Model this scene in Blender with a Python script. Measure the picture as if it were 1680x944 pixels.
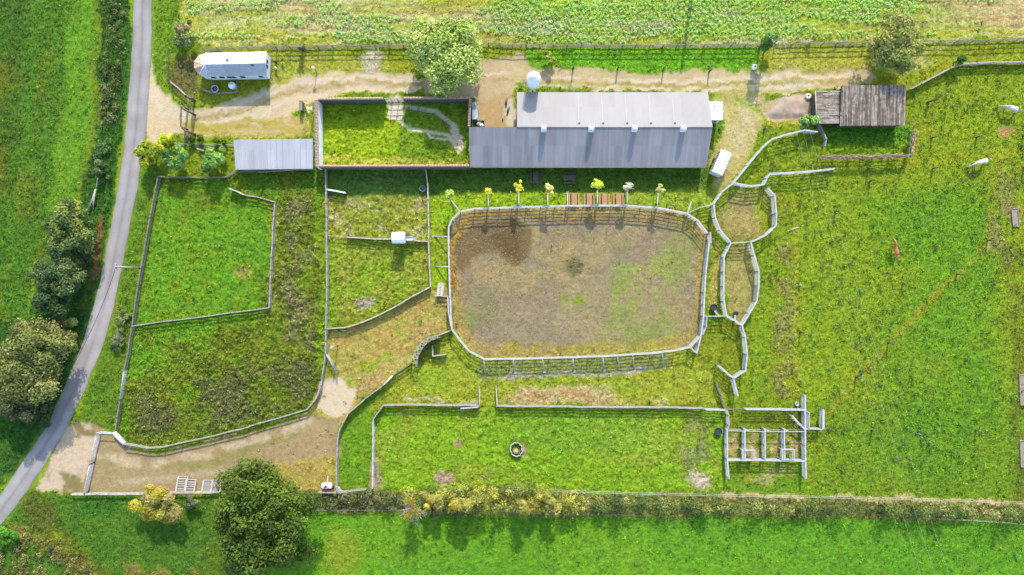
import bpy, bmesh, math, random
import numpy as np
from mathutils import Vector, Matrix

for o in list(bpy.data.objects):
    bpy.data.objects.remove(o)
scene = bpy.context.scene
COL = scene.collection
random.seed(7)
RNG = np.random.default_rng(11)

# ------------------------------------------------------------------ camera, sky, sun, exposure
CAM_H = 112.0
cam = bpy.data.cameras.new('camera'); cam.sensor_width = 36; cam.lens = 24
cam.clip_end = 6000
camo = bpy.data.objects.new('camera', cam); COL.objects.link(camo)
camo.location = (0, 0, CAM_H); camo.rotation_euler = (0, 0, 0)
scene.camera = camo

SUN_EL, SUN_AZ = math.radians(35), math.radians(7.5)
world = bpy.data.worlds.new('World'); scene.world = world; world.use_nodes = True
wt = world.node_tree; bg = wt.nodes['Background']
sky = wt.nodes.new('ShaderNodeTexSky'); sky.sky_type = 'NISHITA'; sky.sun_disc = False
sky.sun_elevation = SUN_EL; sky.sun_rotation = SUN_AZ
wt.links.new(sky.outputs[0], bg.inputs[0]); bg.inputs[1].default_value = 0.15
sun = bpy.data.lights.new('sun', 'SUN'); sun.energy = 2.05; sun.angle = math.radians(0.5)
sun.color = (1, 0.93, 0.81)
suno = bpy.data.objects.new('sun', sun); COL.objects.link(suno)
sd = Vector((-math.sin(SUN_AZ) * math.cos(SUN_EL), -math.cos(SUN_AZ) * math.cos(SUN_EL), -math.sin(SUN_EL)))
suno.rotation_euler = sd.to_track_quat('-Z', 'Y').to_euler(); suno.location = (20, 80, 90)
vs = scene.view_settings
vs.view_transform = 'Standard'; vs.look = 'None'; vs.gamma = 1; vs.use_curve_mapping = False
vs.exposure = 2.12
scene.render.resolution_x = 1024; scene.render.resolution_y = 575

# ------------------------------------------------------------------ helpers
F = 2.7
def lin(c):
    c = c / 255.0
    return c / 12.92 if c <= 0.04045 else ((c + 0.055) / 1.055) ** 2.4
def A(r, g, b):                 # albedo of a surface from the colour it has in full sun
    return tuple(max(0.005, lin(v) / F) for v in (r, g, b))
def P(px, py, h=0.0):           # survey point: photo pixel + height -> metres
    k = (CAM_H - h) / CAM_H / 10.0
    return Vector(((px - 840) * k, (472 - py) * k, h))
def tag(o, label=None, cat=None, group=None, kind=None):
    if label: o['label'] = label
    if cat: o['category'] = cat
    if group: o['group'] = group
    if kind: o['kind'] = kind
    return o
def thing(name, label, cat, loc=(0, 0, 0), rz=0, group=None):
    o = bpy.data.objects.new(name, None); o.empty_display_size = 0.3
    COL.objects.link(o); o.location = loc; o.rotation_euler = (0, 0, rz)
    return tag(o, label, cat, group)
def link_mesh(name, me, mat, parent=None, loc=(0, 0, 0), rz=0):
    o = bpy.data.objects.new(name, me); COL.objects.link(o)
    if mat is not None and not me.materials: me.materials.append(mat)
    o.location = loc; o.rotation_euler = (0, 0, rz)
    if parent: o.parent = parent
    return o
def copy_thing(src, loc, rz, label=None):
    r = src.copy(); COL.objects.link(r); r.location = loc; r.rotation_euler = (0, 0, rz)
    if label: r['label'] = label
    for ch in list(src.children):
        c = ch.copy(); COL.objects.link(c); c.parent = r
        for g in list(ch.children):
            d = g.copy(); COL.objects.link(d); d.parent = c
    return r

class MB:
    def __init__(s): s.v = []; s.f = []; s.sm = []
    def add(s, vs, fs, smooth=False):
        n = len(s.v); s.v += [tuple(v) for v in vs]; s.f += [tuple(i + n for i in f) for f in fs]
        s.sm += [smooth] * len(fs); return s
    def box(s, c, d, rz=0, tilt=None):
        m = Matrix.Rotation(rz, 3, 'Z')
        if tilt is not None: m = m @ tilt
        c = Vector(c); d = Vector(d) / 2
        vs = [c + m @ Vector((x * d.x, y * d.y, z * d.z)) for x in (-1, 1) for y in (-1, 1) for z in (-1, 1)]
        return s.add(vs, [(0, 1, 3, 2), (4, 6, 7, 5), (0, 4, 5, 1), (2, 3, 7, 6), (0, 2, 6, 4), (1, 5, 7, 3)])
    def beam(s, a, b, w, h):            # rectangular bar: w sideways, h upwards
        a = Vector(a); b = Vector(b); d = (b - a)
        if d.length < 1e-5: return s
        d.normalize(); up = Vector((0, 0, 1))
        if abs(d.z) > 0.97: up = Vector((0, 1, 0))
        x = d.cross(up).normalized(); y = x.cross(d).normalized()
        vs = [p + x * (sx * w / 2) + y * (sy * h / 2) for p in (a, b) for sx, sy in ((-1, -1), (1, -1), (1, 1), (-1, 1))]
        return s.add(vs, [(3, 2, 1, 0), (4, 5, 6, 7), (0, 1, 5, 4), (1, 2, 6, 5), (2, 3, 7, 6), (3, 0, 4, 7)])
    def tube(s, pts, rs, n=8, cap=True):
        pts = [Vector(p) for p in pts]
        if not hasattr(rs, '__len__'): rs = [rs] * len(pts)
        vs = []; fs = []
        for i, p in enumerate(pts):
            d = (pts[min(i + 1, len(pts) - 1)] - pts[max(i - 1, 0)]).normalized()
            up = Vector((0, 0, 1)) if abs(d.z) < 0.9 else Vector((1, 0, 0))
            x = d.cross(up).normalized(); y = x.cross(d)
            vs += [p + (x * math.cos(2 * math.pi * k / n) + y * math.sin(2 * math.pi * k / n)) * rs[i] for k in range(n)]
        for i in range(len(pts) - 1):
            for k in range(n):
                a = i * n + k; b = i * n + (k + 1) % n
                fs.append((a, b, b + n, a + n))
        if cap: fs += [tuple(reversed(range(n))), tuple(range((len(pts) - 1) * n, len(pts) * n))]
        return s.add(vs, fs, True)
    def lathe(s, prof, n=20, c=(0, 0, 0), smooth=True):
        c = Vector(c); vs = []; fs = []
        for r, z in prof:
            vs += [c + Vector((r * math.cos(2 * math.pi * k / n), r * math.sin(2 * math.pi * k / n), z)) for k in range(n)]
        for i in range(len(prof) - 1):
            for k in range(n):
                a = i * n + k; b = i * n + (k + 1) % n
                fs.append((a, b, b + n, a + n))
        return s.add(vs, fs, smooth)
    def slab(s, poly, t):               # polygon of 3-D points extruded straight down by t
        n = len(poly); poly = [Vector(p) for p in poly]
        vs = poly + [p - Vector((0, 0, t)) for p in poly]
        fs = [tuple(range(n)), tuple(reversed(range(n, 2 * n)))]
        fs += [(i, i + n, (i + 1) % n + n, (i + 1) % n) for i in range(n)]
        return s.add(vs, fs)
    def build(s, name, mat, parent=None, off=(0, 0, 0), loc=(0, 0, 0), rz=0):
        off = Vector(off)
        me = bpy.data.meshes.new(name)
        me.from_pydata([Vector(v) - off for v in s.v], [], s.f)
        me.polygons.foreach_set('use_smooth', s.sm)
        bm = bmesh.new(); bm.from_mesh(me); bmesh.ops.recalc_face_normals(bm, faces=bm.faces); bm.to_mesh(me); bm.free()
        me.update()
        return link_mesh(name, me, mat, parent, loc, rz)

def quads_mesh(name, V, C, k=4):          # V (n*k,3), C (n,3): one colour per leaf
    n = len(V) // k
    me = bpy.data.meshes.new(name)
    me.vertices.add(n * k); me.vertices.foreach_set('co', np.ascontiguousarray(V, dtype=np.float32).ravel())
    me.loops.add(n * k); me.loops.foreach_set('vertex_index', np.arange(n * k, dtype=np.int32))
    me.polygons.add(n); me.polygons.foreach_set('loop_start', np.arange(0, n * k, k, dtype=np.int32))
    me.update(calc_edges=True)
    at = me.color_attributes.new('Col', 'FLOAT_COLOR', 'POINT')
    c4 = np.ones((n * k, 4), np.float32); c4[:, :3] = np.repeat(C, k, axis=0)
    at.data.foreach_set('color', c4.ravel())
    return me
def leaves(cent, size, updir=0.5, rng=RNG, aspect=0.55, nrm=None):
    n = len(cent); nv = rng.normal(size=(n, 3))
    nv /= np.linalg.norm(nv, axis=1, keepdims=True) + 1e-9
    if nrm is not None: nv = nv * 0.75 + nrm
    nv[:, 2] = nv[:, 2] * (1 - updir) + updir * np.abs(nv[:, 2]) + updir * 0.4
    nv /= np.linalg.norm(nv, axis=1, keepdims=True) + 1e-9
    t = rng.normal(size=(n, 3)); t -= nv * (t * nv).sum(1, keepdims=True)
    t /= np.linalg.norm(t, axis=1, keepdims=True) + 1e-9
    b = np.cross(nv, t)
    s = (np.asarray(size) * np.ones(n))[:, None]
    V = np.stack([cent - t * s * .5, cent + b * s * .5 * aspect + nv * s * 0.06, cent + t * s * .5, cent - b * s * .5 * aspect + nv * s * .06], 1)
    return V.reshape(-1, 3)

# ---- numpy value noise
def _h(xi, yi, seed):
    h = (xi * 374761393 + yi * 668265263 + seed * 144269503) & 0xffffffff
    h = ((h ^ (h >> 13)) * 1274126177) & 0xffffffff
    h = h ^ (h >> 16)
    return (h & 0xffff) / 65535.0
def vn(x, y, seed=0):
    xi = np.floor(x).astype(np.int64); yi = np.floor(y).astype(np.int64)
    fx = x - xi; fy = y - yi
    fx = fx * fx * (3 - 2 * fx); fy = fy * fy * (3 - 2 * fy)
    return (_h(xi, yi, seed) * (1 - fx) + _h(xi + 1, yi, seed) * fx) * (1 - fy) + \
           (_h(xi, yi + 1, seed) * (1 - fx) + _h(xi + 1, yi + 1, seed) * fx) * fy
def fbm(x, y, seed=0, o=3):
    t = 0; a = 0.5; n = 0
    for i in range(o):
        t = t + a * vn(x * 2 ** i + 17 * i, y * 2 ** i - 9 * i, seed + i); n += a; a *= 0.5
    return t / n
def sst(v, a, b):
    t = np.clip((v - a) / (b - a), 0, 1); return t * t * (3 - 2 * t)

# ------------------------------------------------------------------ materials
def nmat(name):
    m = bpy.data.materials.new(name); m.use_nodes = True
    return m, m.node_tree.nodes, m.node_tree.links, m.node_tree.nodes['Principled BSDF']
def mat(name, col, rough=0.7, var=0.25, scale=3.0, bump=0.0, metal=0.0, spec=0.3, stretch=(1, 1, 1), col2=None, thr=(0.45, 0.7), fine=12):
    m, N, L, b = nmat(name)
    tc = N.new('ShaderNodeTexCoord'); mp = N.new('ShaderNodeMapping'); mp.inputs['Scale'].default_value = stretch
    L.new(tc.outputs['Object'], mp.inputs[0])
    n1 = N.new('ShaderNodeTexNoise'); n1.inputs['Scale'].default_value = scale; n1.inputs['Detail'].default_value = 5
    n2 = N.new('ShaderNodeTexNoise'); n2.inputs['Scale'].default_value = scale * fine; n2.inputs['Detail'].default_value = 3
    L.new(mp.outputs[0], n1.inputs[0]); L.new(mp.outputs[0], n2.inputs[0])
    r = N.new('ShaderNodeValToRGB')
    r.color_ramp.elements[0].position = 0.3; r.color_ramp.elements[1].position = 0.7
    r.color_ramp.elements[0].color = (*[c * (1 - var) for c in col], 1)
    r.color_ramp.elements[1].color = (*[min(0.95, c * (1 + var * 0.6)) for c in col], 1)
    L.new(n1.outputs[0], r.inputs[0])
    out = r.outputs[0]
    if col2:
        r2 = N.new('ShaderNodeValToRGB'); r2.color_ramp.elements[0].position = thr[0]; r2.color_ramp.elements[1].position = thr[1]
        r2.color_ramp.elements[0].color = (0, 0, 0, 1); r2.color_ramp.elements[1].color = (1, 1, 1, 1)
        n3 = N.new('ShaderNodeTexNoise'); n3.inputs['Scale'].default_value = scale * 2.3; n3.inputs['Detail'].default_value = 6
        n3.noise_dimensions = '4D'; n3.inputs['W'].default_value = 3.7
        L.new(mp.outputs[0], n3.inputs[0]); L.new(n3.outputs[0], r2.inputs[0])
        mx = N.new('ShaderNodeMix'); mx.data_type = 'RGBA'; mx.inputs['B'].default_value = (*col2, 1)
        L.new(r2.outputs[0], mx.inputs['Factor']); L.new(out, mx.inputs['A']); out = mx.outputs['Result']
    mx = N.new('ShaderNodeMix'); mx.data_type = 'RGBA'; mx.blend_type = 'MULTIPLY'; mx.inputs['Factor'].default_value = var
    L.new(out, mx.inputs['A']); L.new(n2.outputs[0], mx.inputs['B']); out = mx.outputs['Result']
    L.new(out, b.inputs['Base Color'])
    b.inputs['Roughness'].default_value = rough; b.inputs['Metallic'].default_value = metal
    b.inputs['Specular IOR Level'].default_value = spec
    if bump:
        bp = N.new('ShaderNodeBump'); bp.inputs['Strength'].default_value = bump; bp.inputs['Distance'].default_value = 0.05
        L.new(n2.outputs[0], bp.inputs['Height']); L.new(bp.outputs[0], b.inputs['Normal'])
    return m
def leafmat(name, trans=0.35, rough=0.6, spec=0.15):
    m, N, L, b = nmat(name)
    at = N.new('ShaderNodeAttribute'); at.attribute_name = 'Col'
    b.inputs['Roughness'].default_value = rough; b.inputs['Specular IOR Level'].default_value = spec
    tr = N.new('ShaderNodeBsdfTranslucent'); ms = N.new('ShaderNodeMixShader'); ms.inputs[0].default_value = trans
    hs = N.new('ShaderNodeHueSaturation'); hs.inputs['Value'].default_value = 1.2; hs.inputs['Hue'].default_value = 0.49
    L.new(at.outputs['Color'], b.inputs['Base Color']); L.new(at.outputs['Color'], hs.inputs['Color']); L.new(hs.outputs[0], tr.inputs[0])
    L.new(b.outputs[0], ms.inputs[1]); L.new(tr.outputs[0], ms.inputs[2])
    L.new(ms.outputs[0], N['Material Output'].inputs[0])
    return m

M = {}
M['leaf'] = leafmat('leaf', 0.28)
M['blade'] = leafmat('blade', 0.25, 0.8, 0.08)
M['bark'] = mat('bark', (0.13, 0.10, 0.075), 0.9, 0.5, 4, 0.6)
M['pale_twig'] = mat('pale_twig', (0.36, 0.31, 0.27), 0.9, 0.4, 6, 0.4)
M['old_wood'] = mat('old_wood', (0.17, 0.145, 0.105), 0.9, 0.45, 2.5, 0.4, col2=(0.13, 0.15, 0.07))
M['grey_wood'] = mat('grey_wood', (0.25, 0.23, 0.20), 0.85, 0.4, 2.5, 0.4)
M['pale_wood'] = mat('pale_wood', (0.32, 0.29, 0.24), 0.85, 0.35, 2.5, 0.4)
M['dark_wood'] = mat('dark_wood', (0.10, 0.075, 0.055), 0.9, 0.4, 3, 0.4)
M['table_wood'] = mat('table_wood', (0.33, 0.18, 0.085), 0.8, 0.3, 2, 0.3, stretch=(6, 1, 1))
M['arena_rail'] = mat('arena_rail', (0.30, 0.288, 0.268), 0.6, 0.22, 1.5, 0.1)
M['pen_steel'] = mat('pen_steel', (0.30, 0.30, 0.305), 0.55, 0.25, 1.8, 0.1, col2=(0.20, 0.19, 0.18), thr=(0.55, 0.75))
M['white_paint'] = mat('white_paint', (0.60, 0.60, 0.59), 0.6, 0.15, 2, 0.05)
M['old_white'] = mat('old_white', (0.34, 0.34, 0.335), 0.6, 0.2, 2, 0.05)
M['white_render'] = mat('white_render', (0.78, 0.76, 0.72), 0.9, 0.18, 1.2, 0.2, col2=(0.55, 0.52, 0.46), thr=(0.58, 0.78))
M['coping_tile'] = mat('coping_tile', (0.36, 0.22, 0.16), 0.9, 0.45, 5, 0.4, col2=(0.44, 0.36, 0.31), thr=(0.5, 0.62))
M['shaded_render'] = mat('shaded_render', (0.075, 0.085, 0.05), 0.9, 0.35, 1.4, 0.2)  # dark green puts the shade on the garden wall faces into the colour
M['brick'] = mat('brick', (0.30, 0.17, 0.12), 0.9, 0.4, 6, 0.3)
M['galv'] = mat('galv', (0.52, 0.54, 0.56), 0.45, 0.2, 2, 0.05, metal=0.3)
M['black_rubber'] = mat('black_rubber', (0.03, 0.032, 0.034), 0.7, 0.4, 4)
M['grey_plastic'] = mat('grey_plastic', (0.18, 0.21, 0.22), 0.5, 0.2, 4)
M['blue_grey'] = mat('blue_grey', (0.17, 0.24, 0.28), 0.5, 0.25, 3)
M['mint'] = mat('mint', (0.58, 0.64, 0.60), 0.6, 0.2, 3)
M['rust_red'] = mat('rust_red', (0.26, 0.08, 0.06), 0.8, 0.4, 4)
M['cream'] = mat('cream', (0.66, 0.60, 0.50), 0.5, 0.2, 3)
M['wire'] = mat('wire', (0.34, 0.36, 0.30), 0.5, 0.1, 3)
M['dark_glass'] = mat('dark_glass', (0.02, 0.025, 0.035), 0.15, 0.1, 3, spec=0.6)
M['brush'] = mat('brush', (0.27, 0.20, 0.13), 0.95, 0.5, 7, 0.7)
M['straw'] = mat('straw', (0.34, 0.24, 0.14), 0.95, 0.5, 7, 0.7)
M['sand'] = mat('sand', (0.235, 0.175, 0.125), 0.95, 0.18, 1.2, 0.4)
M['dark_void'] = mat('dark_void', (0.02, 0.02, 0.02), 0.95, 0.2, 3)
M['concrete'] = mat('concrete', (0.38, 0.35, 0.32), 0.9, 0.25, 2, 0.2)
M['hay'] = mat('hay', (0.36, 0.28, 0.12), 0.95, 0.5, 8, 0.7)
M['horse_white'] = mat('horse_white', (0.42, 0.40, 0.395), 0.7, 0.12, 3)
M['horse_chestnut'] = mat('horse_chestnut', (0.36, 0.125, 0.04), 0.6, 0.25, 3)
M['mane_pale'] = mat('mane_pale', (0.42, 0.33, 0.24), 0.8, 0.3, 10)
M['mane_chestnut'] = mat('mane_chestnut', (0.42, 0.22, 0.12), 0.8, 0.3, 10)
M['hoof'] = mat('hoof', (0.06, 0.05, 0.045), 0.7, 0.2, 6)

def roofmat(name, col, pitch, axis, var=0.25, streak=0.3, rough=0.5, metal=0.0, rust=None, rthr=(0.62, 0.8), sheet=1.05):
    """corrugated sheets: per-sheet tone, rain streaks down the slope, fine corrugation bump"""
    m, N, L, b = nmat(name)
    tc = N.new('ShaderNodeTexCoord'); sp = N.new('ShaderNodeSeparateXYZ'); L.new(tc.outputs['Object'], sp.inputs[0])
    u = sp.outputs[axis]; v = sp.outputs[1 - axis]
    def math_(op, a, bval):
        n = N.new('ShaderNodeMath'); n.operation = op
        if hasattr(a, 'is_linked'): L.new(a, n.inputs[0])
        else: n.inputs[0].default_value = a
        if bval is not None:
            if hasattr(bval, 'is_linked'): L.new(bval, n.inputs[1])
            else: n.inputs[1].default_value = bval
        return n.outputs[0]
    su = math_('FLOOR', math_('DIVIDE', u, sheet), None); sv = math_('FLOOR', math_('DIVIDE', v, 3.1), None)
    cm = N.new('ShaderNodeCombineXYZ'); L.new(su, cm.inputs[0]); L.new(sv, cm.inputs[1])
    wn = N.new('ShaderNodeTexWhiteNoise'); wn.noise_dimensions = '2D'; L.new(cm.outputs[0], wn.inputs[0])
    st = N.new('ShaderNodeMapping'); s = [0.12, 0.12, 0.12]; s[axis] = 2.2; st.inputs['Scale'].default_value = s
    L.new(tc.outputs['Object'], st.inputs[0])
    n1 = N.new('ShaderNodeTexNoise'); n1.inputs['Scale'].default_value = 1.0; n1.inputs['Detail'].default_value = 6; n1.inputs['Roughness'].default_value = 0.65
    L.new(st.outputs[0], n1.inputs[0])
    n2 = N.new('ShaderNodeTexNoise'); n2.inputs['Scale'].default_value = 0.35; n2.inputs['Detail'].default_value = 6
    L.new(tc.outputs['Object'], n2.inputs[0])
    t = math_('ADD', math_('MULTIPLY', wn.outputs[0], var), math_('ADD', math_('MULTIPLY', n1.outputs[0], streak * 2), math_('MULTIPLY', n2.outputs[0], var)))
    mid = var * 0.5 + streak + var * 0.5
    fac = math_('ADD', math_('SUBTRACT', t, mid), 1.0)
    vm = N.new('ShaderNodeVectorMath'); vm.operation = 'SCALE'; vm.inputs[0].default_value = col; L.new(fac, vm.inputs['Scale'])
    out = vm.outputs[0]
    if rust:
        r2 = N.new('ShaderNodeValToRGB'); r2.color_ramp.elements[0].position = rthr[0]; r2.color_ramp.elements[1].position = rthr[1]
        r2.color_ramp.elements[0].color = (0, 0, 0, 1); r2.color_ramp.elements[1].color = (1, 1, 1, 1)
        n3 = N.new('ShaderNodeTexNoise'); n3.inputs['Scale'].default_value = 0.9; n3.inputs['Detail'].default_value = 7
        L.new(tc.outputs['Object'], n3.inputs[0]); L.new(n3.outputs[0], r2.inputs[0])
        mx = N.new('ShaderNodeMix'); mx.data_type = 'RGBA'; mx.inputs['B'].default_value = (*rust, 1)
        L.new(r2.outputs[0], mx.inputs['Factor']); L.new(out, mx.inputs['A']); out = mx.outputs['Result']
    L.new(out, b.inputs['Base Color'])
    cor = math_('SINE', math_('MULTIPLY', u, 2 * math.pi / pitch), None)
    bp = N.new('ShaderNodeBump'); bp.inputs['Strength'].default_value = 0.5; bp.inputs['Distance'].default_value = 0.02
    L.new(cor, bp.inputs['Height']); L.new(bp.outputs[0], b.inputs['Normal'])
    b.inputs['Roughness'].default_value = rough; b.inputs['Metallic'].default_value = metal; b.inputs['Specular IOR Level'].default_value = 0.35
    return m
# ------------------------------------------------------------------ the ground: one sheet, tone and roughness by what grows there
STEP = 0.16
gx = np.concatenate([[-3000, -900, -300, -150], np.arange(-96, 96 + 1e-6, STEP), [150, 300, 900, 3000]])
gy = np.concatenate([[-3000, -900, -300, -130], np.arange(-58, 58 + 1e-6, STEP), [130, 300, 900, 3000]])
nx, ny = len(gx), len(gy)
GX, GY = np.meshgrid(gx, gy)
PX = GX * 10 + 840; PY = 472 - GY * 10
wx = PX + (fbm(GX * .22, GY * .22, 1, 3) - .5) * 20 + (fbm(GX * 1.3, GY * 1.3, 2, 2) - .5) * 9
wy = PY + (fbm(GX * .22, GY * .22, 5, 3) - .5) * 20 + (fbm(GX * 1.3, GY * 1.3, 6, 2) - .5) * 9
COLR = np.zeros((ny, nx, 3)); AMP = np.full((ny, nx), 0.10); WEED = np.zeros((ny, nx)); DENS = np.ones((ny, nx))

def polydist(poly, X, Y):           # signed distance in pixels, positive inside
    d = np.full(X.shape, 1e9); ins = np.zeros(X.shape, bool)
    n = len(poly)
    for i in range(n):
        (x0, y0), (x1, y1) = poly[i], poly[(i + 1) % n]
        ex, ey = x1 - x0, y1 - y0
        t = np.clip(((X - x0) * ex + (Y - y0) * ey) / (ex * ex + ey * ey + 1e-9), 0, 1)
        d = np.minimum(d, (X - x0 - t * ex) ** 2 + (Y - y0 - t * ey) ** 2)
        c = ((y0 > Y) != (y1 > Y)) & (X < (x1 - x0) * (Y - y0) / (y1 - y0 + 1e-12) + x0)
        ins ^= c
    d = np.sqrt(d)
    return np.where(ins, d, -d)
def linedist(pts, X, Y):
    d = np.full(X.shape, 1e9)
    for (x0, y0), (x1, y1) in zip(pts[:-1], pts[1:]):
        ex, ey = x1 - x0, y1 - y0
        t = np.clip(((X - x0) * ex + (Y - y0) * ey) / (ex * ex + ey * ey + 1e-9), 0, 1)
        d = np.minimum(d, (X - x0 - t * ex) ** 2 + (Y - y0 - t * ey) ** 2)
    return np.sqrt(d)
def window(pts, pad):
    xs = [p[0] for p in pts]; ys = [p[1] for p in pts]
    cx = (PX[0] > min(xs) - pad) & (PX[0] < max(xs) + pad); cy = (PY[:, 0] > min(ys) - pad) & (PY[:, 0] < max(ys) + pad)
    ix = np.where(cx)[0]; iy = np.where(cy)[0]
    if not len(ix) or not len(iy): return None
    return slice(iy[0], iy[-1] + 1), slice(ix[0], ix[-1] + 1)
def paint(w, m, col, amp=None, weed=None, dens=None):
    m3 = m[..., None]
    COLR[w] = COLR[w] * (1 - m3) + np.array(col) * m3
    for arr, v in ((AMP, amp), (WEED, weed), (DENS, dens)):
        if v is not None: arr[w] = arr[w] * (1 - m) + v * m
def patch(w, spec):                  # spec = (scale px, lo, hi, seed[, stretch x, stretch y])
    if not spec: return 1.0
    sc, lo, hi, seed = spec[:4]; fx, fy = (spec[4:] + (1, 1))[:2] if len(spec) > 4 else (1, 1)
    return sst(fbm(PX[w] / sc / fx, PY[w] / sc / fy, seed, 4), lo, hi)
def zone(poly, col, soft=6, hard=False, mix=1.0, pt=None, amp=None, weed=None, dens=None):
    w = window(poly, 40 + soft)
    if w is None: return
    d = polydist(poly, PX[w] if hard else wx[w], PY[w] if hard else wy[w])
    m = sst(d, -soft / 2, soft / 2) * mix * patch(w, pt)
    paint(w, m, col, amp, weed, dens)
def strip(pts, width, col, soft=6, mix=1.0, pt=None, amp=None, weed=None, dens=None, hard=False):
    w = window(pts, 40 + width)
    if w is None: return
    d = width / 2 - linedist(pts, PX[w] if hard else wx[w], PY[w] if hard else wy[w])
    m = sst(d, -soft / 2, soft / 2) * mix * patch(w, pt)
    paint(w, m, col, amp, weed, dens)
def blob(x, y, rx, ry, col, soft=.5, mix=1.0, pt=None, amp=None, weed=None, dens=None):
    w = window([(x - rx, y - ry), (x + rx, y + ry)], 40)
    if w is None: return
    d = 1 - np.sqrt(((wx[w] - x) / rx) ** 2 + ((wy[w] - y) / ry) ** 2)
    m = sst(d, -soft / 2, soft / 2) * mix * patch(w, pt)
    paint(w, m, col, amp, weed, dens)

BIG = 30000
GREEN = A(128, 178, 42); LIME = A(150, 198, 40); YEL = A(176, 182, 70); STRAWC = A(200, 178, 104)
TAN = A(198, 166, 114); BEIGE = A(232, 203, 164); OLIVE = A(122, 128, 66); DGREEN = A(84, 142, 40); FIELDG = A(96, 178, 44)
ORANGE = A(196, 158, 84); BROWN = A(150, 124, 92); SOIL = A(164, 144, 113)
w0 = (slice(0, ny), slice(0, nx))
COLR[:] = np.array(GREEN)
paint(w0, patch(w0, (90, .4, .65, 21)) * .3, YEL)
# --- field left of the lane, in sown strips
LF = [(-BIG, -BIG), (180, -BIG), (176, 60), (164, 200), (150, 300), (130, 340), (60, 450), (40, 530), (-BIG, 530)]
zone(LF, A(92, 162, 30), 6, amp=.13, weed=.15)
zone(LF, A(112, 164, 50), 6, pt=(34, .46, .7, 31, 1, 3.2), weed=.3)
strip([(10, -300), (30, 0), (0, 300)], 46, A(82, 140, 48), 30, .8, weed=.3)
strip([(78, -300), (84, 0), (66, 200), (40, 420)], 22, A(120, 158, 60), 24, .5, pt=(50, .35, .7, 33), weed=.4)
strip([(142, -300), (138, 0), (128, 200), (104, 330)], 50, A(112, 190, 20), 20, .9, weed=0, amp=.06)
strip([(166, -300), (164, 0), (150, 200), (132, 330)], 14, A(128, 170, 44), 14, .6, amp=.06)
blob(8, 130, 24, 30, A(140, 140, 74), 1, .4); blob(0, 280, 14, 40, A(140, 140, 74), 1, .4)
# --- verges of the lane
zone([(176, -BIG), (222, -BIG), (216, 100), (190, 330), (160, 470), (105, 640), (0, 808), (-BIG, 900), (-BIG, 530), (40, 530), (130, 335), (164, 200)], A(74, 128, 46), 5, amp=.16, weed=.35)
strip([(168, 360), (160, 420), (150, 470), (140, 500)], 9, A(150, 112, 72), 5, amp=.05)
strip([(160, 470), (130, 560), (95, 640), (20, 770)], 26, A(64, 116, 48), 14, .8)
zone([(250, -BIG), (330, -BIG), (300, 60), (270, 100), (262, 160), (247, 100)], A(122, 170, 48), 6, amp=.12)
zone([(238, 240), (262, 285), (235, 430), (190, 705), (130, 690), (150, 630), (180, 530), (196, 450), (222, 320)], A(112, 160, 46), 5, amp=.12, weed=.1)
blob(208, 600, 20, 60, A(120, 158, 70), .6, .6); blob(190, 520, 10, 50, A(140, 158, 90), .6, .6)
# --- arable field along the top
NF = [(320, -BIG), (BIG, -BIG), (BIG, 62), (1520, 66), (1275, 72), (840, 73), (340, 78), (300, 50)]
zone(NF, A(186, 206, 96), 4, amp=.08)
zone(NF, A(214, 190, 140), 4, pt=(60, .50, .70, 41, 3.5, .7), mix=.75, amp=.04)
zone([(860, -BIG), (1500, -BIG), (1500, 60), (860, 66)], A(178, 226, 96), 40, mix=.7)
zone([(1440, -BIG), (BIG, -BIG), (BIG, 46), (1520, 40)], A(208, 178, 120), 30, mix=.7, pt=(50, .35, .6, 44, 3, .8))
blob(1050, 40, 60, 12, A(206, 184, 140), .8, .8); blob(890, 42, 40, 14, A(206, 184, 140), .8, .8); blob(780, 30, 50, 16, A(206, 180, 140), .8, .7); blob(1200, 22, 18, 8, A(206, 180, 140), .8, .8)
blob(700, 26, 60, 10, A(206, 180, 140), .8, .6)
strip([(320, 70), (660, 72), (840, 72), (1275, 68), (1520, 63), (1700, 58)], 7, A(208, 196, 128), 5, .8, pt=(30, .3, .5, 45))
for yy, sd in ((20, 46), (33, 47), (46, 48), (9, 49), (57, 50)):
    strip([(320, yy + 4), (800, yy), (1300, yy - 1), (2000, yy - 6)], 3.4, A(186, 146, 100), 3, .9, pt=(70, .38, .55, sd, 2, 1), amp=0)
# --- strip between the field fence and the farm track
zone([(325, 82), (1680, 70), (BIG, 66), (BIG, 98), (1580, 104), (1490, 150), (1420, 145), (1340, 128), (1255, 108), (860, 112), (800, 125), (660, 120), (500, 128), (440, 160), (330, 190)], A(166, 186, 66), 6, amp=.08)
zone([(862, 78), (1242, 78), (1242, 122), (1090, 124), (870, 112)], A(124, 200, 30), 8, amp=.1)
zone([(1260, 80), (1420, 78), (1430, 112), (1262, 110)], A(190, 186, 72), 8)
zone([(285, 95), (330, 90), (330, 150), (300, 160), (275, 140)], A(126, 118, 66), 10, pt=(30, .3, .5, 51))
strip([(440, 80), (660, 80), (800, 80)], 16, A(140, 170, 60), 10, .7, pt=(20, .35, .55, 52))
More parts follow.
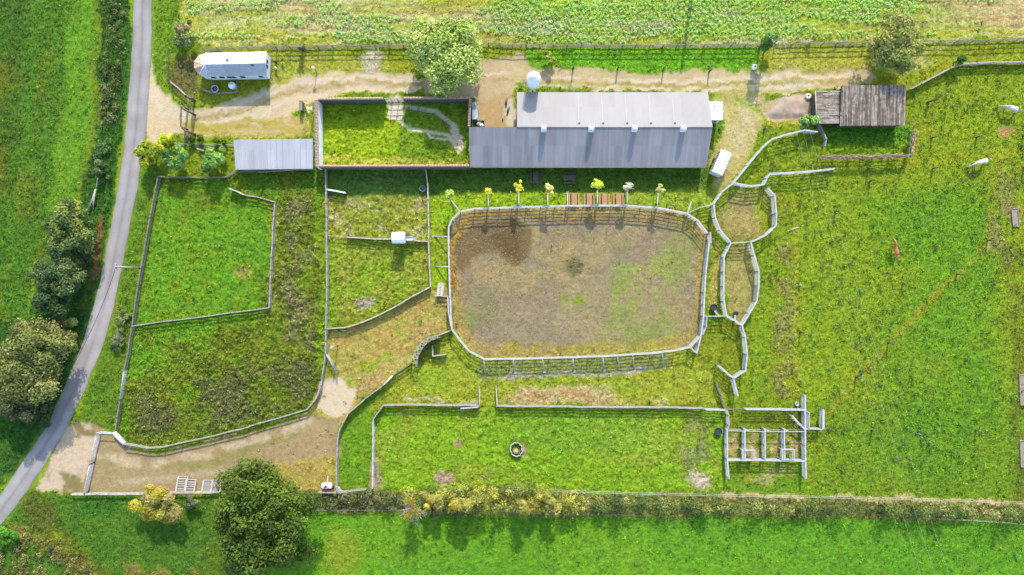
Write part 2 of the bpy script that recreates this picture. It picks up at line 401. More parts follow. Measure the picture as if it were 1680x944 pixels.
# --- farm track and yards
zone([(246, 105), (258, 140), (285, 165), (300, 180), (360, 175), (430, 150), (480, 128), (560, 120), (680, 118), (690, 150), (600, 152), (520, 158), (470, 190), (500, 205), (480, 222), (300, 222), (262, 232), (240, 235)], BEIGE, 8, amp=.02, dens=.05)
zone([(300, 195), (510, 190), (512, 228), (300, 230)], A(206, 184, 104), 10, pt=(36, .42, .6, 53, 2.5, .6), amp=.05)
strip([(300, 212), (400, 208), (480, 196), (515, 168)], 8, A(190, 168, 78), 6, .8, pt=(20, .35, .55, 54))
strip([(330, 190), (400, 180), (450, 155), (520, 138), (620, 132), (700, 138)], 9, A(206, 178, 146), 8, .8, dens=.05)
strip([(430, 168), (470, 152), (560, 143), (640, 142)], 5, A(186, 162, 120), 6, .6)
zone([(440, 88), (640, 95), (640, 118), (500, 126), (452, 148)], A(186, 182, 76), 8, pt=(26, .3, .55, 55))
blob(612, 104, 17, 18, A(224, 204, 172), .6, .9)
zone([(780, 100), (862, 88), (862, 115), (846, 150), (848, 210), (790, 210), (775, 160), (700, 158), (690, 130)], A(216, 188, 146), 8, amp=.02, dens=.05)
zone([(785, 160), (846, 150), (848, 210), (785, 210)], A(206, 170, 118), 10, mix=.7, dens=.03)
blob(838, 188, 9, 20, A(236, 222, 204), .7, .9)
strip([(850, 120), (1000, 130), (1250, 136), (1420, 124)], 30, A(216, 190, 144), 7, amp=.02, dens=.08)
strip([(860, 133), (1000, 138), (1250, 140), (1400, 130)], 4, A(186, 162, 96), 5, .8, pt=(22, .35, .5, 57))
strip([(860, 147), (1000, 149), (1155, 150)], 5, A(178, 176, 78), 6, .9)
strip([(1260, 118), (1400, 108), (1560, 70)], 10, A(198, 180, 92), 8, .7)
blob(1500, 100, 30, 14, A(204, 186, 120), .8, .7)
zone([(1166, 150), (1255, 138), (1258, 200), (1230, 240), (1205, 290), (1170, 320), (1160, 275), (1186, 200)], A(206, 186, 116), 10, amp=.06, dens=.5)
zone([(1190, 170), (1250, 150), (1240, 230), (1190, 260)], A(220, 200, 150), 20, mix=.7, pt=(30, .3, .6, 58, 1, 2))
strip([(1170, 155), (1220, 165), (1262, 200)], 10, A(160, 184, 60), 8, .8, pt=(20, .35, .5, 59))
zone([(1258, 168), (1285, 152), (1330, 154), (1332, 200), (1262, 200), (1254, 190)], A(216, 184, 144), 4, amp=.01, dens=.02)
strip([(1262, 206), (1334, 202)], 10, A(196, 176, 70), 6, .8)
RUT = A(234, 212, 182)
for pts in ([(300, 186), (380, 178), (440, 152), (520, 132), (620, 127), (690, 130)], [(330, 200), (420, 190), (460, 168), (530, 148), (620, 144), (690, 146)], [(790, 118), (900, 126), (1000, 130), (1160, 134), (1250, 130), (1400, 120)], [(860, 142), (1000, 146), (1160, 146), (1260, 142), (1340, 134)]):
    strip(pts, 6, RUT, 4, .95, pt=(24, .25, .5, 56), amp=.01, dens=.05)
for pts in ([(320, 193), (400, 184), (450, 160), (525, 140), (620, 135), (690, 138)], [(800, 131), (1000, 138), (1160, 140), (1300, 134), (1400, 126)]):
    strip(pts, 5, A(190, 172, 100), 5, .85, pt=(22, .3, .5, 56), amp=.05, dens=.5)
strip([(250, 150), (270, 178), (300, 190)], 16, RUT, 14, .7, amp=.01, dens=.05)
# --- walled garden
zone([(520, 165), (772, 165), (772, 274), (522, 274)], A(160, 200, 40), 2, hard=True, amp=.14, weed=.25)
zone([(524, 200), (650, 200), (650, 272), (524, 272)], A(176, 214, 64), 12, pt=(22, .36, .66, 61), mix=.7)
zone([(650, 165), (772, 165), (772, 274), (650, 274)], A(130, 174, 60), 10, mix=.8)  # willow shade put into the colour: darker green on the right half
GP = A(240, 216, 186)
strip([(646, 164), (646, 186)], 18, GP, 4, amp=.01, dens=.05)
strip([(650, 186), (656, 200), (672, 212), (700, 216), (735, 222), (752, 250)], 5, GP, 3, amp=.01, dens=.05, hard=True)
strip([(668, 176), (715, 184), (742, 205), (752, 235)], 7, GP, 3, amp=.01, dens=.05, hard=True)
blob(750, 226, 9, 17, GP, .5, 1, amp=.01, dens=.05); strip([(700, 216), (706, 226), (740, 230)], 4, GP, 3, amp=.01, hard=True)
strip([(540, 262), (770, 268)], 10, A(206, 190, 80), 8, .8)
# --- west paddock
WPU = [(262, 294), (372, 294), (398, 320), (448, 333), (441, 506), (218, 535), (236, 430)]
zone(WPU, A(122, 190, 38), 4, amp=.13, weed=.2)
zone([(262, 294), (372, 294), (390, 330), (320, 360), (258, 380)], A(126, 158, 56), 14, mix=.8, pt=(34, .3, .55, 63), weed=.35)
zone(WPU, A(140, 188, 50), 4, pt=(26, .5, .7, 62), weed=.4, mix=.6)
blob(398, 446, 14, 12, A(176, 164, 96), .7, .8)
WPL = [(218, 537), (441, 507), (450, 330), (378, 305), (386, 280), (533, 279), (534, 580), (524, 634), (503, 672), (400, 702), (266, 733), (200, 728), (192, 700)]
zone(WPL, A(136, 166, 58), 4, amp=.16, weed=.8)
zone(WPL, A(118, 170, 46), 6, pt=(36, .46, .62, 64), weed=.55)
zone([(218, 537), (300, 525), (400, 510), (440, 508), (430, 540), (250, 620), (200, 690)], A(118, 186, 36), 14, mix=.8, pt=(40, .36, .55, 66), weed=.3)
zone([(205, 640), (300, 560), (420, 530), (470, 300), (530, 330), (528, 600), (500, 665), (300, 715), (210, 715)], A(128, 150, 66), 16, mix=.7, pt=(34, .28, .62, 65), weed=1.0, amp=.25)
zone([(468, 310), (500, 300), (530, 340), (528, 570), (462, 560)], A(156, 142, 92), 26, mix=.85, pt=(34, .3, .62, 67), weed=1.5, amp=.22)
zone([(225, 655), (330, 610), (460, 590), (526, 560), (524, 640), (500, 662), (300, 712), (215, 712)], A(122, 120, 74), 40, mix=.85, pt=(38, .32, .62, 68), weed=1.5, amp=.22)
strip([(450, 335), (446, 500)], 12, A(176, 180, 80), 6, .8, weed=.2)
strip([(528, 320), (527, 600)], 12, A(140, 190, 50), 8, .8, weed=.2)
# --- middle paddock
zone([(537, 279), (700, 279), (704, 471), (670, 488), (610, 522), (538, 538)], A(158, 178, 70), 4, amp=.15, weed=.5)
zone([(537, 400), (700, 400), (704, 471), (610, 522), (538, 538)], A(138, 186, 52), 14, mix=.7, pt=(30, .4, .6, 67))
zone([(537, 320), (700, 320), (700, 392), (537, 392)], A(186, 178, 92), 12, pt=(24, .5, .66, 68))
blob(598, 500, 14, 10, A(176, 150, 120), .7, .8); blob(690, 380, 14, 12, A(196, 172, 110), .7, .8)
zone([(536, 279), (1160, 276), (1158, 316), (700, 322), (536, 322)], A(104, 148, 66), 8, amp=.1)  # darker green puts the cast shadow of barn and garden wall into the grass
zone([(704, 316), (1180, 312), (1170, 342), (1130, 346), (760, 342), (735, 372), (736, 470), (706, 470)], A(160, 200, 48), 6, amp=.12, weed=.15)
zone([(1000, 312), (1200, 306), (1168, 420), (1130, 350), (1000, 336)], A(168, 190, 74), 10, mix=.7)
strip([(706, 400), (732, 400)], 60, A(170, 186, 62), 14, .7)
# --- trodden ground between the paddocks
TR = [(536, 542), (568, 540), (612, 524), (674, 490), (706, 472), (736, 470), (740, 545), (700, 552), (672, 594), (590, 660), (560, 700), (552, 740), (552, 806), (420, 806), (430, 720), (505, 676), (530, 620)]
zone(TR, A(190, 174, 88), 6, amp=.08, weed=.08)
zone(TR, A(192, 156, 88), 6, pt=(40, .46, .7, 71), mix=.7, amp=.03)
zone(TR, A(170, 188, 66), 6, pt=(30, .54, .68, 72), mix=.9)
strip([(730, 480), (715, 530), (670, 575), (610, 630), (570, 650)], 26, A(206, 168, 112), 18, .6, pt=(26, .3, .55, 73))
zone([(684, 600), (700, 566), (722, 553), (716, 590), (700, 604)], A(150, 124, 84), 8, amp=.03)
zone([(526, 625), (560, 618), (584, 640), (578, 668), (552, 688), (524, 668)], A(232, 208, 176), 8, amp=.01, dens=.03)
TRK = [(60, 800), (110, 705), (160, 690), (190, 715), (205, 735), (266, 740), (400, 708), (505, 680), (560, 690), (560, 740), (420, 770), (380, 806), (130, 812), (105, 808)]
zone(TRK, A(184, 158, 116), 8, amp=.03, dens=.3)
strip([(180, 780), (300, 768), (420, 735), (520, 690)], 18, A(160, 150, 86), 12, .7, pt=(26, .36, .55, 75, 2, 1))
strip([(150, 750), (230, 758), (330, 745), (420, 722), (510, 690)], 12, A(220, 194, 160), 10, .85, pt=(24, .3, .5, 76))
strip([(200, 790), (300, 780), (360, 775)], 10, A(206, 182, 146), 10, .8, pt=(22, .36, .5, 77))
zone([(60, 802), (108, 708), (150, 690), (160, 730), (140, 790), (95, 806)], A(224, 196, 166), 8, amp=.02, dens=.08)
zone([(120, 690), (165, 690), (160, 715), (130, 720)], A(150, 134, 84), 10, pt=(18, .35, .55, 78))
zone([(80, 775), (136, 770), (132, 806), (85, 806)], A(150, 134, 84), 12, pt=(22, .42, .6, 79))
# --- the riding arena
AR = [(739, 372), (744, 360), (756, 349), (778, 344), (840, 342), (935, 339), (1028, 339), (1080, 343), (1127, 352), (1143, 364), (1158, 384), (1160, 396), (1156, 440), (1152, 500), (1146, 548), (1132, 568), (1087, 577), (989, 584), (795, 587), (772, 575), (744, 540), (740, 490)]
zone(AR, A(188, 160, 92), 3, hard=True, amp=.06)
zone([(752, 382), (775, 360), (840, 350), (1090, 356), (1140, 395), (1140, 500), (1125, 548), (1060, 566), (800, 570), (765, 540), (750, 460)], SOIL, 12, amp=.055, dens=.5)
zone(AR, A(180, 158, 110), 12, pt=(52, .44, .7, 81), mix=.6)
zone([(745, 360), (860, 350), (960, 400), (900, 470), (840, 480), (780, 450), (745, 430)], A(186, 162, 106), 26, mix=.7, pt=(30, .3, .6, 82))
zone([(744, 384), (764, 366), (840, 352), (1140, 372), (1110, 362), (870, 346), (770, 348)], A(168, 132, 82), 12, mix=.6)
zone([(750, 384), (778, 366), (840, 360), (880, 376), (874, 420), (845, 434), (812, 412), (782, 418), (762, 446), (748, 430)], A(128, 104, 72), 10, mix=.85, amp=.01)
zone([(800, 384), (860, 380), (856, 424), (812, 408)], A(108, 80, 52), 20, mix=.6)
blob(938, 436, 16, 15, A(112, 112, 62), 1.0, .8, amp=.08, weed=.35)
blob(940, 490, 24, 12, A(140, 170, 60), .8, .8, pt=(14, .3, .5, 84)); blob(1020, 480, 24, 26, A(150, 170, 66), .9, .6, pt=(16, .34, .5, 85)); blob(1060, 436, 66, 40, A(158, 172, 76), .9, .7, pt=(22, .36, .54, 86), weed=.2)
blob(1050, 530, 60, 42, A(150, 162, 74), .9, .65, pt=(26, .38, .56, 87)); blob(1120, 400, 26, 60, A(156, 158, 84), .9, .6, pt=(20, .36, .54, 88))
blob(770, 520, 16, 20, A(150, 158, 80), .9, .6); blob(790, 500, 30, 30, A(146, 140, 90), .9, .5, pt=(20, .4, .6, 89))
strip([(795, 572), (989, 570), (1087, 564), (1130, 550)], 16, A(178, 164, 68), 10, .7, pt=(24, .3, .52, 90))
strip([(742, 470), (742, 400), (760, 362)], 9, A(200, 148, 66), 6, .9, amp=.1)
# --- round pen, alley
zone([(1206, 303), (1231, 308), (1253, 306), (1268, 322), (1270, 368), (1258, 382), (1231, 395), (1200, 396), (1182, 378), (1176, 357), (1174, 336)], A(160, 156, 76), 4, amp=.08)
blob(1222, 356, 36, 34, A(184, 160, 100), .7, .8, amp=.03)
zone([(1200, 400), (1231, 399), (1243, 445), (1240, 493), (1216, 530), (1194, 516), (1189, 470), (1190, 422)], A(176, 162, 92), 4, amp=.05)
strip([(1172, 400), (1172, 500)], 14, A(206, 178, 96), 8, .8); zone([(1160, 345), (1180, 390), (1170, 420), (1158, 380)], A(150, 160, 66), 8, mix=.7)
zone([(1150, 520), (1215, 530), (1222, 600), (1180, 660), (1120, 600)], A(150, 176, 62), 8, amp=.1)
# --- narrow corridors south of the arena
zone([(742, 550), (795, 592), (1130, 574), (1185, 640), (1185, 664), (630, 664), (600, 680), (640, 622), (690, 575)], A(174, 192, 66), 6, amp=.12)
strip([(795, 606), (1000, 600), (1090, 592)], 32, A(162, 164, 80), 8, .9)
strip([(820, 618), (960, 616), (1060, 604)], 7, A(206, 180, 134), 5, .85, pt=(26, .3, .45, 92))
zone([(816, 634), (1095, 628), (1095, 664), (816, 664)], A(214, 178, 110), 8, mix=.9, pt=(40, .25, .5, 93, 2, 1))
strip([(830, 648), (960, 652)], 12, A(204, 148, 76), 10, .6, pt=(22, .4, .6, 96))
strip([(890, 632), (1040, 634)], 12, A(156, 192, 60), 10, .9, pt=(24, .38, .52, 94))
strip([(670, 658), (786, 658)], 8, A(214, 190, 126), 6, .8, pt=(24, .35, .5, 95))
zone([(690, 600), (735, 600), (740, 640), (690, 640)], A(150, 196, 56), 12, mix=.6)
# --- south paddocks
SP = [(556, 712), (574, 680), (612, 690), (612, 806), (553, 806)]
zone(SP, A(126, 182, 44), 5, amp=.11)
zone([(614, 668), (786, 668), (1190, 672), (1192, 790), (1190, 808), (614, 804)], A(140, 194, 46), 4, amp=.13, weed=.14)
zone([(614, 668), (1190, 672), (1192, 790), (614, 804)], A(160, 188, 72), 6, pt=(56, .42, .7, 97), mix=.6)
zone([(840, 680), (1060, 680), (1060, 740), (840, 740)], A(132, 190, 60), 14, mix=.6, weed=.4)
blob(1140, 730, 26, 60, A(150, 146, 84), .8, .7, pt=(24, .3, .5, 98)); blob(1150, 788, 18, 16, A(220, 190, 140), .8, .9); blob(724, 788, 20, 12, A(190, 156, 110), .8, .9)
blob(752, 724, 7, 6, A(190, 150, 100), .8, .9); blob(618, 780, 10, 30, A(196, 168, 120), .8, .8); blob(860, 742, 8, 10, A(190, 150, 112), .8, .8)
# --- pens
zone([(1192, 706), (1322, 706), (1322, 756), (1194, 756)], A(134, 164, 58), 3, hard=True, amp=.1, weed=.2)
for xx in (1207, 1239, 1271, 1305): blob(xx, 732, 13, 24, A(204, 178, 116), .9, .95, pt=(9, .3, .55, 120), amp=.08)
zone([(1192, 674), (1350, 674), (1350, 706), (1192, 706)], A(136, 166, 54), 5, amp=.1)
zone([(1194, 758), (1322, 758), (1320, 808), (1194, 808)], A(124, 176, 44), 6, amp=.1); blob(1260, 778, 40, 14, A(200, 172, 120), .9, .6, pt=(18, .36, .5, 99))
# --- east paddock
EP = [(1344, 210), (1500, 150), (1585, 106), (BIG, 100), (BIG, 822), (1325, 812), (1325, 660), (1224, 668), (1210, 640), (1226, 600), (1222, 545), (1246, 490), (1246, 440), (1236, 400), (1275, 372), (1264, 305), (1290, 284), (1206, 298), (1250, 246), (1268, 230)]
zone(EP, A(152, 194, 40), 4, amp=.11, weed=.10)
zone([(1420, 320), (1640, 320), (1640, 700), (1560, 800), (1450, 760), (1420, 560), (1500, 440)], A(112, 184, 28), 60, mix=.75)
zone([(1340, 660), (BIG, 640), (BIG, 822), (1340, 812)], A(112, 178, 34), 40, mix=.7)
zone(EP, A(158, 186, 58), 4, pt=(90, .4, .8, 101), mix=.35)
zone([(1500, 110), (BIG, 104), (BIG, 280), (1500, 270)], A(160, 196, 58), 30, mix=.6, weed=.12)
zone([(1400, 330), (1570, 310), (1580, 420), (1440, 440)], A(128, 192, 40), 30, mix=.6, weed=.3)
strip([(1276, 330), (1285, 470), (1288, 560), (1284, 640)], 30, A(168, 156, 92), 16, .8, pt=(26, .32, .52, 103), weed=.5, amp=.16)
strip([(1302, 320), (1306, 650)], 8, A(182, 186, 70), 8, .7)
strip([(1250, 330), (1256, 440), (1240, 560), (1250, 640)], 22, A(146, 190, 50), 12, .6, weed=.25)
strip([(1655, 270), (1640, 340), (1630, 400)], 36, A(164, 158, 92), 20, .8, pt=(24, .34, .52, 104), weed=.5)
strip([(1668, 420), (1668, 560), (1676, 820)], 22, A(128, 142, 60), 14, .8, pt=(24, .3, .52, 105), weed=.3)
blob(1660, 356, 14, 18, A(190, 156, 110), .9, .7); blob(1650, 425, 12, 20, A(140, 128, 80), .9, .7)
blob(1652, 216, 15, 9, A(192, 148, 104), .8, .95, amp=.02)
strip([(1345, 695), (1405, 618), (1490, 532), (1566, 450), (1620, 396)], 9, A(178, 178, 84), 8, .7, pt=(30, .25, .5, 121))
strip([(1354, 262), (1500, 262), (1620, 252), (1690, 246)], 6, A(180, 192, 60), 6, .7)
blob(1500, 225, 4, 30, A(190, 150, 90), .8, .8)
zone([(1350, 205), (1498, 205), (1494, 252), (1354, 252)], A(112, 186, 46), 5, amp=.2, weed=.5)
strip([(1352, 246), (1492, 244)], 16, A(150, 200, 60), 8, .8)
# --- bottom boundary strip, field beyond, corner
zone([(380, 804), (600, 806), (840, 802), (1190, 812), (1680, 826), (BIG, 830), (BIG, 862), (1550, 850), (840, 846), (600, 840), (500, 842), (380, 845)], A(140, 142, 76), 5, amp=.16, weed=.5)
strip([(1190, 812), (1400, 815), (1700, 826), (2200, 834)], 9, A(216, 188, 136), 6, .85, pt=(26, .25, .5, 111))
BF = [(340, 846), (500, 842), (840, 848), (1550, 854), (BIG, 870), (BIG, BIG), (300, BIG)]
zone(BF, FIELDG, 4, amp=.08, weed=.03)
zone(BF, A(116, 188, 54), 4, pt=(80, .4, .75, 112, 2, 1), mix=.5)
blob(560, 910, 30, 40, A(150, 180, 100), .9, .5)
CO = [(-BIG, 880), (0, 866), (52, 806), (140, 812), (350, 812), (350, 860), (380, 960), (300, BIG), (-BIG, BIG)]
zone(CO, A(96, 166, 36), 6, amp=.13, weed=.12)
zone([(130, 815), (200, 815), (190, 850), (120, 846)], A(76, 158, 40), 16, mix=.7)
strip([(60, 830), (90, 880), (160, 960)], 44, A(112, 124, 66), 22, .8, pt=(34, .3, .55, 114))
strip([(90, 880), (140, 930), (170, 1000)], 22, A(150, 176, 26), 18, .7)
strip([(30, 870), (90, 900), (150, 950)], 20, A(160, 160, 88), 14, .8, weed=.8)
zone([(180, 920), (330, 930), (330, 980), (180, 980)], A(150, 156, 84), 14, pt=(24, .36, .55, 115), weed=.4)

# zone tints: lens vignette put into the sward colour, middle lighter, edges mostly darker
MIDP = [(537, 279), (700, 279), (704, 471), (670, 488), (610, 522), (538, 538)]
STRIP_A = [(704, 316), (1180, 312), (1170, 342), (1130, 346), (760, 342), (735, 372), (736, 470), (706, 470)]
CORR = [(742, 550), (795, 592), (1130, 574), (1185, 640), (1185, 664), (630, 664), (600, 680), (640, 622), (690, 575)]
SPB = [(614, 668), (786, 668), (1190, 672), (1192, 790), (1190, 808), (614, 804)]
for poly, k in ((LF, (1.06, .84, .5)), (BF, (1.3, 1.02, .8)), (CO, (.95, .76, .7)), (MIDP, (1.18, 1.16, 1.6)), (STRIP_A, (1.06, 1.16, 1.6)), ([(520, 165), (772, 165), (772, 274), (522, 274)], (1.12, 1.15, 1.2)), (CORR, (1.0, 1.08, 1.5)), (SPB, (1.10, 1.07, 1.7)), (EP, (.93, .90, .8)), (WPU, (.95, .92, .8))):
    w = window(poly, 60); m_ = sst(polydist(poly, wx[w], wy[w]), -6, 6)[..., None]; COLR[w] *= 1 - m_ * (1 - np.array(k))
# fine tone: tufts and bare specks are a matter of what grows where
rows = .05 * np.sin(GY * 12.0 + 1.5 * vn(GX * .2, GY * .2, 219)) * sst(PY, 852, 862)
tone = 0.52 + 0.18 * fbm(GX * .6, GY * .6, 201, 2) + .26 * vn(GX * 1.7, GY * 2.1, 203) + 0.48 * vn(GX * 2.9, GY * 3.9, 207) + rows + .04
tone = 1 + (tone - 1) * (.35 + .65 * np.clip(DENS, 0, 1))
hue = fbm(GX * .5, GY * .5, 211, 3) - .5
isg = sst(COLR[..., 1] - COLR[..., 0], .0, .05)
COLR *= (1 - isg[..., None] * np.array([.0, .18, .50]))
COLR[..., 2] *= .93; COLR[..., 0] *= .97
COLR *= np.clip(tone, .45, 1.5)[..., None]
COLR[..., 0] *= 1 + hue * (.10 + .12 * isg); COLR[..., 2] *= 1 + (vn(GX * 1.7, GY * 1.7, 214) - .5) * .16
COLR = np.clip(COLR, .008, .6)
# where the lane runs the sheet stays flat
LANE_L = [(222, -400), (220, 0), (216, 102), (205, 229), (189, 337), (175, 408), (163, 470), (147, 526), (130, 579), (107, 633), (74, 704), (0, 813), (-300, 1250)]
LANE_R = [(253, -400), (250, 0), (247, 118), (239, 229), (226, 306), (203, 423), (194, 469), (180, 531), (163, 584), (140, 638), (108, 706), (51, 798), (0, 863), (-265, 1250)]
lane_d = polydist(LANE_L + LANE_R[::-1], PX, PY)
AMP *= 1 - sst(lane_d, -9, -1)
fine = (np.abs(GX) < 97) & (np.abs(GY) < 59)
tuft = sst(fbm(GX * 1.15, GY * 1.35, 301, 3), .3, .75) * .4 + vn(GX * 2.2, GY * 2.5, 305) * .5 + vn(GX * 3.3, GY * 4.0, 306) * .5
GZ = np.where(fine, AMP * tuft * (1.35 + .7 * np.clip(WEED, 0, 1.2)), 0)
V = np.stack([GX, GY, GZ], -1).reshape(-1, 3).astype(np.float32)
idx = np.arange(nx * ny).reshape(ny, nx)
Q = np.stack([idx[:-1, :-1], idx[:-1, 1:], idx[1:, 1:], idx[1:, :-1]], -1).reshape(-1, 4).astype(np.int32)
me = bpy.data.meshes.new('ground')
me.vertices.add(len(V)); me.vertices.foreach_set('co', V.ravel())
me.loops.add(Q.size); me.loops.foreach_set('vertex_index', Q.ravel())
me.polygons.add(len(Q)); me.polygons.foreach_set('loop_start', np.arange(0, Q.size, 4, dtype=np.int32))
me.update(calc_edges=True); me.polygons.foreach_set('use_smooth', np.ones(len(Q), bool))
at = me.color_attributes.new('Col', 'FLOAT_COLOR', 'POINT')
c4 = np.ones((nx * ny, 4), np.float32); c4[:, :3] = COLR.reshape(-1, 3); c4[:, 3] = (.35 + .65 * np.clip(DENS, 0, 1)).ravel(); at.data.foreach_set('color', c4.ravel())
m, N, L, b = nmat('ground_cover')
an = N.new('ShaderNodeAttribute'); an.attribute_name = 'Col'
tc = N.new('ShaderNodeTexCoord')
n1 = N.new('ShaderNodeTexNoise'); n1.inputs['Scale'].default_value = 5.5; n1.inputs['Detail'].default_value = 4; n1.inputs['Roughness'].default_value = .7
L.new(tc.outputs['Object'], n1.inputs[0])
mr = N.new('ShaderNodeMapRange'); mr.inputs['From Min'].default_value = .3; mr.inputs['From Max'].default_value = .7; mr.inputs['To Min'].default_value = .55; mr.inputs['To Max'].default_value = 1.45
L.new(n1.outputs[0], mr.inputs[0])
s1 = N.new('ShaderNodeMath'); s1.operation = 'SUBTRACT'; s1.inputs[1].default_value = 1; L.new(mr.outputs[0], s1.inputs[0])
s2 = N.new('ShaderNodeMath'); s2.operation = 'MULTIPLY_ADD'; s2.inputs[2].default_value = 1; L.new(s1.outputs[0], s2.inputs[0]); L.new(an.outputs['Alpha'], s2.inputs[1])
vm = N.new('ShaderNodeVectorMath'); vm.operation = 'SCALE'; L.new(an.outputs['Color'], vm.inputs[0]); L.new(s2.outputs[0], vm.inputs['Scale'])
L.new(vm.outputs[0], b.inputs['Base Color'])
bp = N.new('ShaderNodeBump'); bp.inputs['Strength'].default_value = .6; bp.inputs['Distance'].default_value = .08
L.new(n1.outputs[0], bp.inputs['Height']); L.new(bp.outputs[0], b.inputs['Normal'])
b.inputs['Roughness'].default_value = .95; b.inputs['Specular IOR Level'].default_value = .08
M['ground'] = m
tag(link_mesh('ground', me, m), kind='structure')

def gsample(arr, x, y):
    ix = np.clip(np.searchsorted(gx, x) - 1, 0, nx - 1); iy = np.clip(np.searchsorted(gy, y) - 1, 0, ny - 1)
    return arr[iy, ix]

# --- the lane
m, N, L, b = nmat('asphalt')
tc = N.new('ShaderNodeTexCoord'); n1 = N.new('ShaderNodeTexNoise'); n1.inputs['Scale'].default_value = 0.35; n1.inputs['Detail'].default_value = 7
n2 = N.new('ShaderNodeTexNoise'); n2.inputs['Scale'].default_value = 9; n2.inputs['Detail'].default_value = 4
at_ = N.new('ShaderNodeAttribute'); at_.attribute_name = 'Col'
L.new(tc.outputs['Object'], n1.inputs[0]); L.new(tc.outputs['Object'], n2.inputs[0])
r = N.new('ShaderNodeMath'); r.operation = 'MULTIPLY_ADD'; r.inputs[1].default_value = .5; r.inputs[2].default_value = .55; L.new(n1.outputs[0], r.inputs[0])
r2 = N.new('ShaderNodeMath'); r2.operation = 'MULTIPLY_ADD'; r2.inputs[1].default_value = .4; L.new(n2.outputs[0], r2.inputs[0]); L.new(r.outputs[0], r2.inputs[2])
vm = N.new('ShaderNodeVectorMath'); vm.operation = 'SCALE'; L.new(at_.outputs['Color'], vm.inputs[0]); L.new(r2.outputs[0], vm.inputs['Scale'])
L.new(vm.outputs[0], b.inputs['Base Color']); b.inputs['Roughness'].default_value = .85; b.inputs['Specular IOR Level'].default_value = .2
M['asphalt'] = m
def resample(pts, n):
    pts = np.array(pts, float); s = np.r_[0, np.cumsum(np.linalg.norm(np.diff(pts, axis=0), axis=1))]
    t = np.linspace(0, s[-1], n)
    return np.stack([np.interp(t, s, pts[:, i]) for i in range(pts.shape[1])], 1)
Lp = resample(LANE_L, 260); Rp = resample(LANE_R, 260)
for k in range(12):
    Lp[1:-1] = (Lp[:-2] + 2 * Lp[1:-1] + Lp[2:]) / 4; Rp[1:-1] = (Rp[:-2] + 2 * Rp[1:-1] + Rp[2:]) / 4
nacross = 13; vs_ = []; cs = []
for i in range(260):
    jl = (vn(np.array([i * .35]), np.array([1.5]), 9)[0] - .5) * 2.4; jr = (vn(np.array([i * .35]), np.array([8.5]), 9)[0] - .5) * 2.4
    for j in range(nacross):
        t = j / (nacross - 1)
        p = (Lp[i] + np.array([jl, 0])) * (1 - t) + (Rp[i] + np.array([jr, 0])) * t
        vs_.append(((p[0] - 840) / 10, (472 - p[1]) / 10, .035 + .03 * (1 - (2 * t - 1) ** 2)))
        wheel = max(0, 1 - abs(t - .27) / .14) + max(0, 1 - abs(t - .75) / .14)
        mid = max(0, 1 - abs(t - .5) / .1) * (.5 + .5 * vn(np.array([i * .11]), np.array([3.2]), 4)[0])
        edge = max(0, 1 - min(t, 1 - t) / .09); mud = vn(np.array([i * .5]), np.array([t * 2 + 20]), 14)[0]; old = fbm(np.array([i * .16]), np.array([t * 1.2 + 40]), 15, 3)[0]
        g = .152 * (1 + .10 * wheel - .26 * mid) * (.76 + .48 * old) * (1 - .35 * edge * mud); cs.append((g * (1.07 + .1 * edge * mud), g * .985, g * (.92 - .25 * edge * mud), 1))
fs_ = [(i * nacross + j, i * nacross + j + 1, (i + 1) * nacross + j + 1, (i + 1) * nacross + j) for i in range(259) for j in range(nacross - 1)]
me = bpy.data.meshes.new('road'); me.from_pydata(vs_, [], fs_); me.update()
a_ = me.color_attributes.new('Col', 'FLOAT_COLOR', 'POINT'); a_.data.foreach_set('color', np.array(cs, np.float32).ravel())
bm = bmesh.new(); bm.from_mesh(me); bmesh.ops.recalc_face_normals(bm, faces=bm.faces); bm.to_mesh(me); bm.free()
tag(link_mesh('road', me, M['asphalt']), kind='structure')

# ------------------------------------------------------------------ ground-hugging growth (uncountable)
def frand(n, x0=-86, x1=86, y0=-49, y1=49): return RNG.uniform(x0, x1, n), RNG.uniform(y0, y1, n)
# short grass
gxs, gys = frand(420000)
dn = gsample(DENS, gxs, gys); ld = gsample(lane_d, gxs, gys); am = gsample(AMP, gxs, gys)
k = (RNG.random(len(gxs)) < dn * np.clip(am / .1, .15, 1)) & (ld < -3)
gxs, gys = gxs[k], gys[k]; gc = gsample(COLR, gxs, gys); gz = gsample(GZ, gxs, gys)
sz = RNG.uniform(.14, .36, len(gxs)) * (.6 + gsample(AMP, gxs, gys) * 3)
cent = np.stack([gxs, gys, gz + sz * .18], 1)
lc = gc * RNG.uniform(.8, 1.45, (len(gxs), 1)) * RNG.uniform(.92, 1.08, (len(gxs), 3))
tag(link_mesh('grass', quads_mesh('grass', leaves(cent, sz, .35, aspect=.35), np.clip(lc, .008, .6)), M['blade']), kind='stuff')
# coarse weeds: dock, thistle and dead stalks where nobody mows
wxs, wys = frand(120000)
wd = gsample(WEED, wxs, wys); gr = (gsample(DENS, wxs, wys) > .5) & (gsample(COLR[..., 1] - COLR[..., 0], wxs, wys) > .01)
wd = np.where(gr, np.maximum(wd, .19), wd); k = (RNG.random(len(wxs)) < wd * .30) & (gsample(lane_d, wxs, wys) < -4)
wxs, wys = wxs[k], wys[k]; wd = wd[k]; nw = len(wxs)
per = 9
base = np.stack([wxs, wys, gsample(GZ, wxs, wys)], 1); cw = gsample(COLR, wxs, wys)
plant = RNG.uniform(.7, 1.4, (nw, 1)); hgt = RNG.uniform(.15, .4, nw) * (.5 + .75 * wd)
dead = RNG.random(nw) < np.clip(wd * .30 - .10, 0, .5)
cw = np.where(dead[:, None], np.array(A(160, 142, 98)) * RNG.uniform(.6, 1.4, (nw, 1)), cw * plant * np.where(RNG.random(nw) < .25, .85, 1.15)[:, None])
rep = np.repeat(np.arange(nw), per)
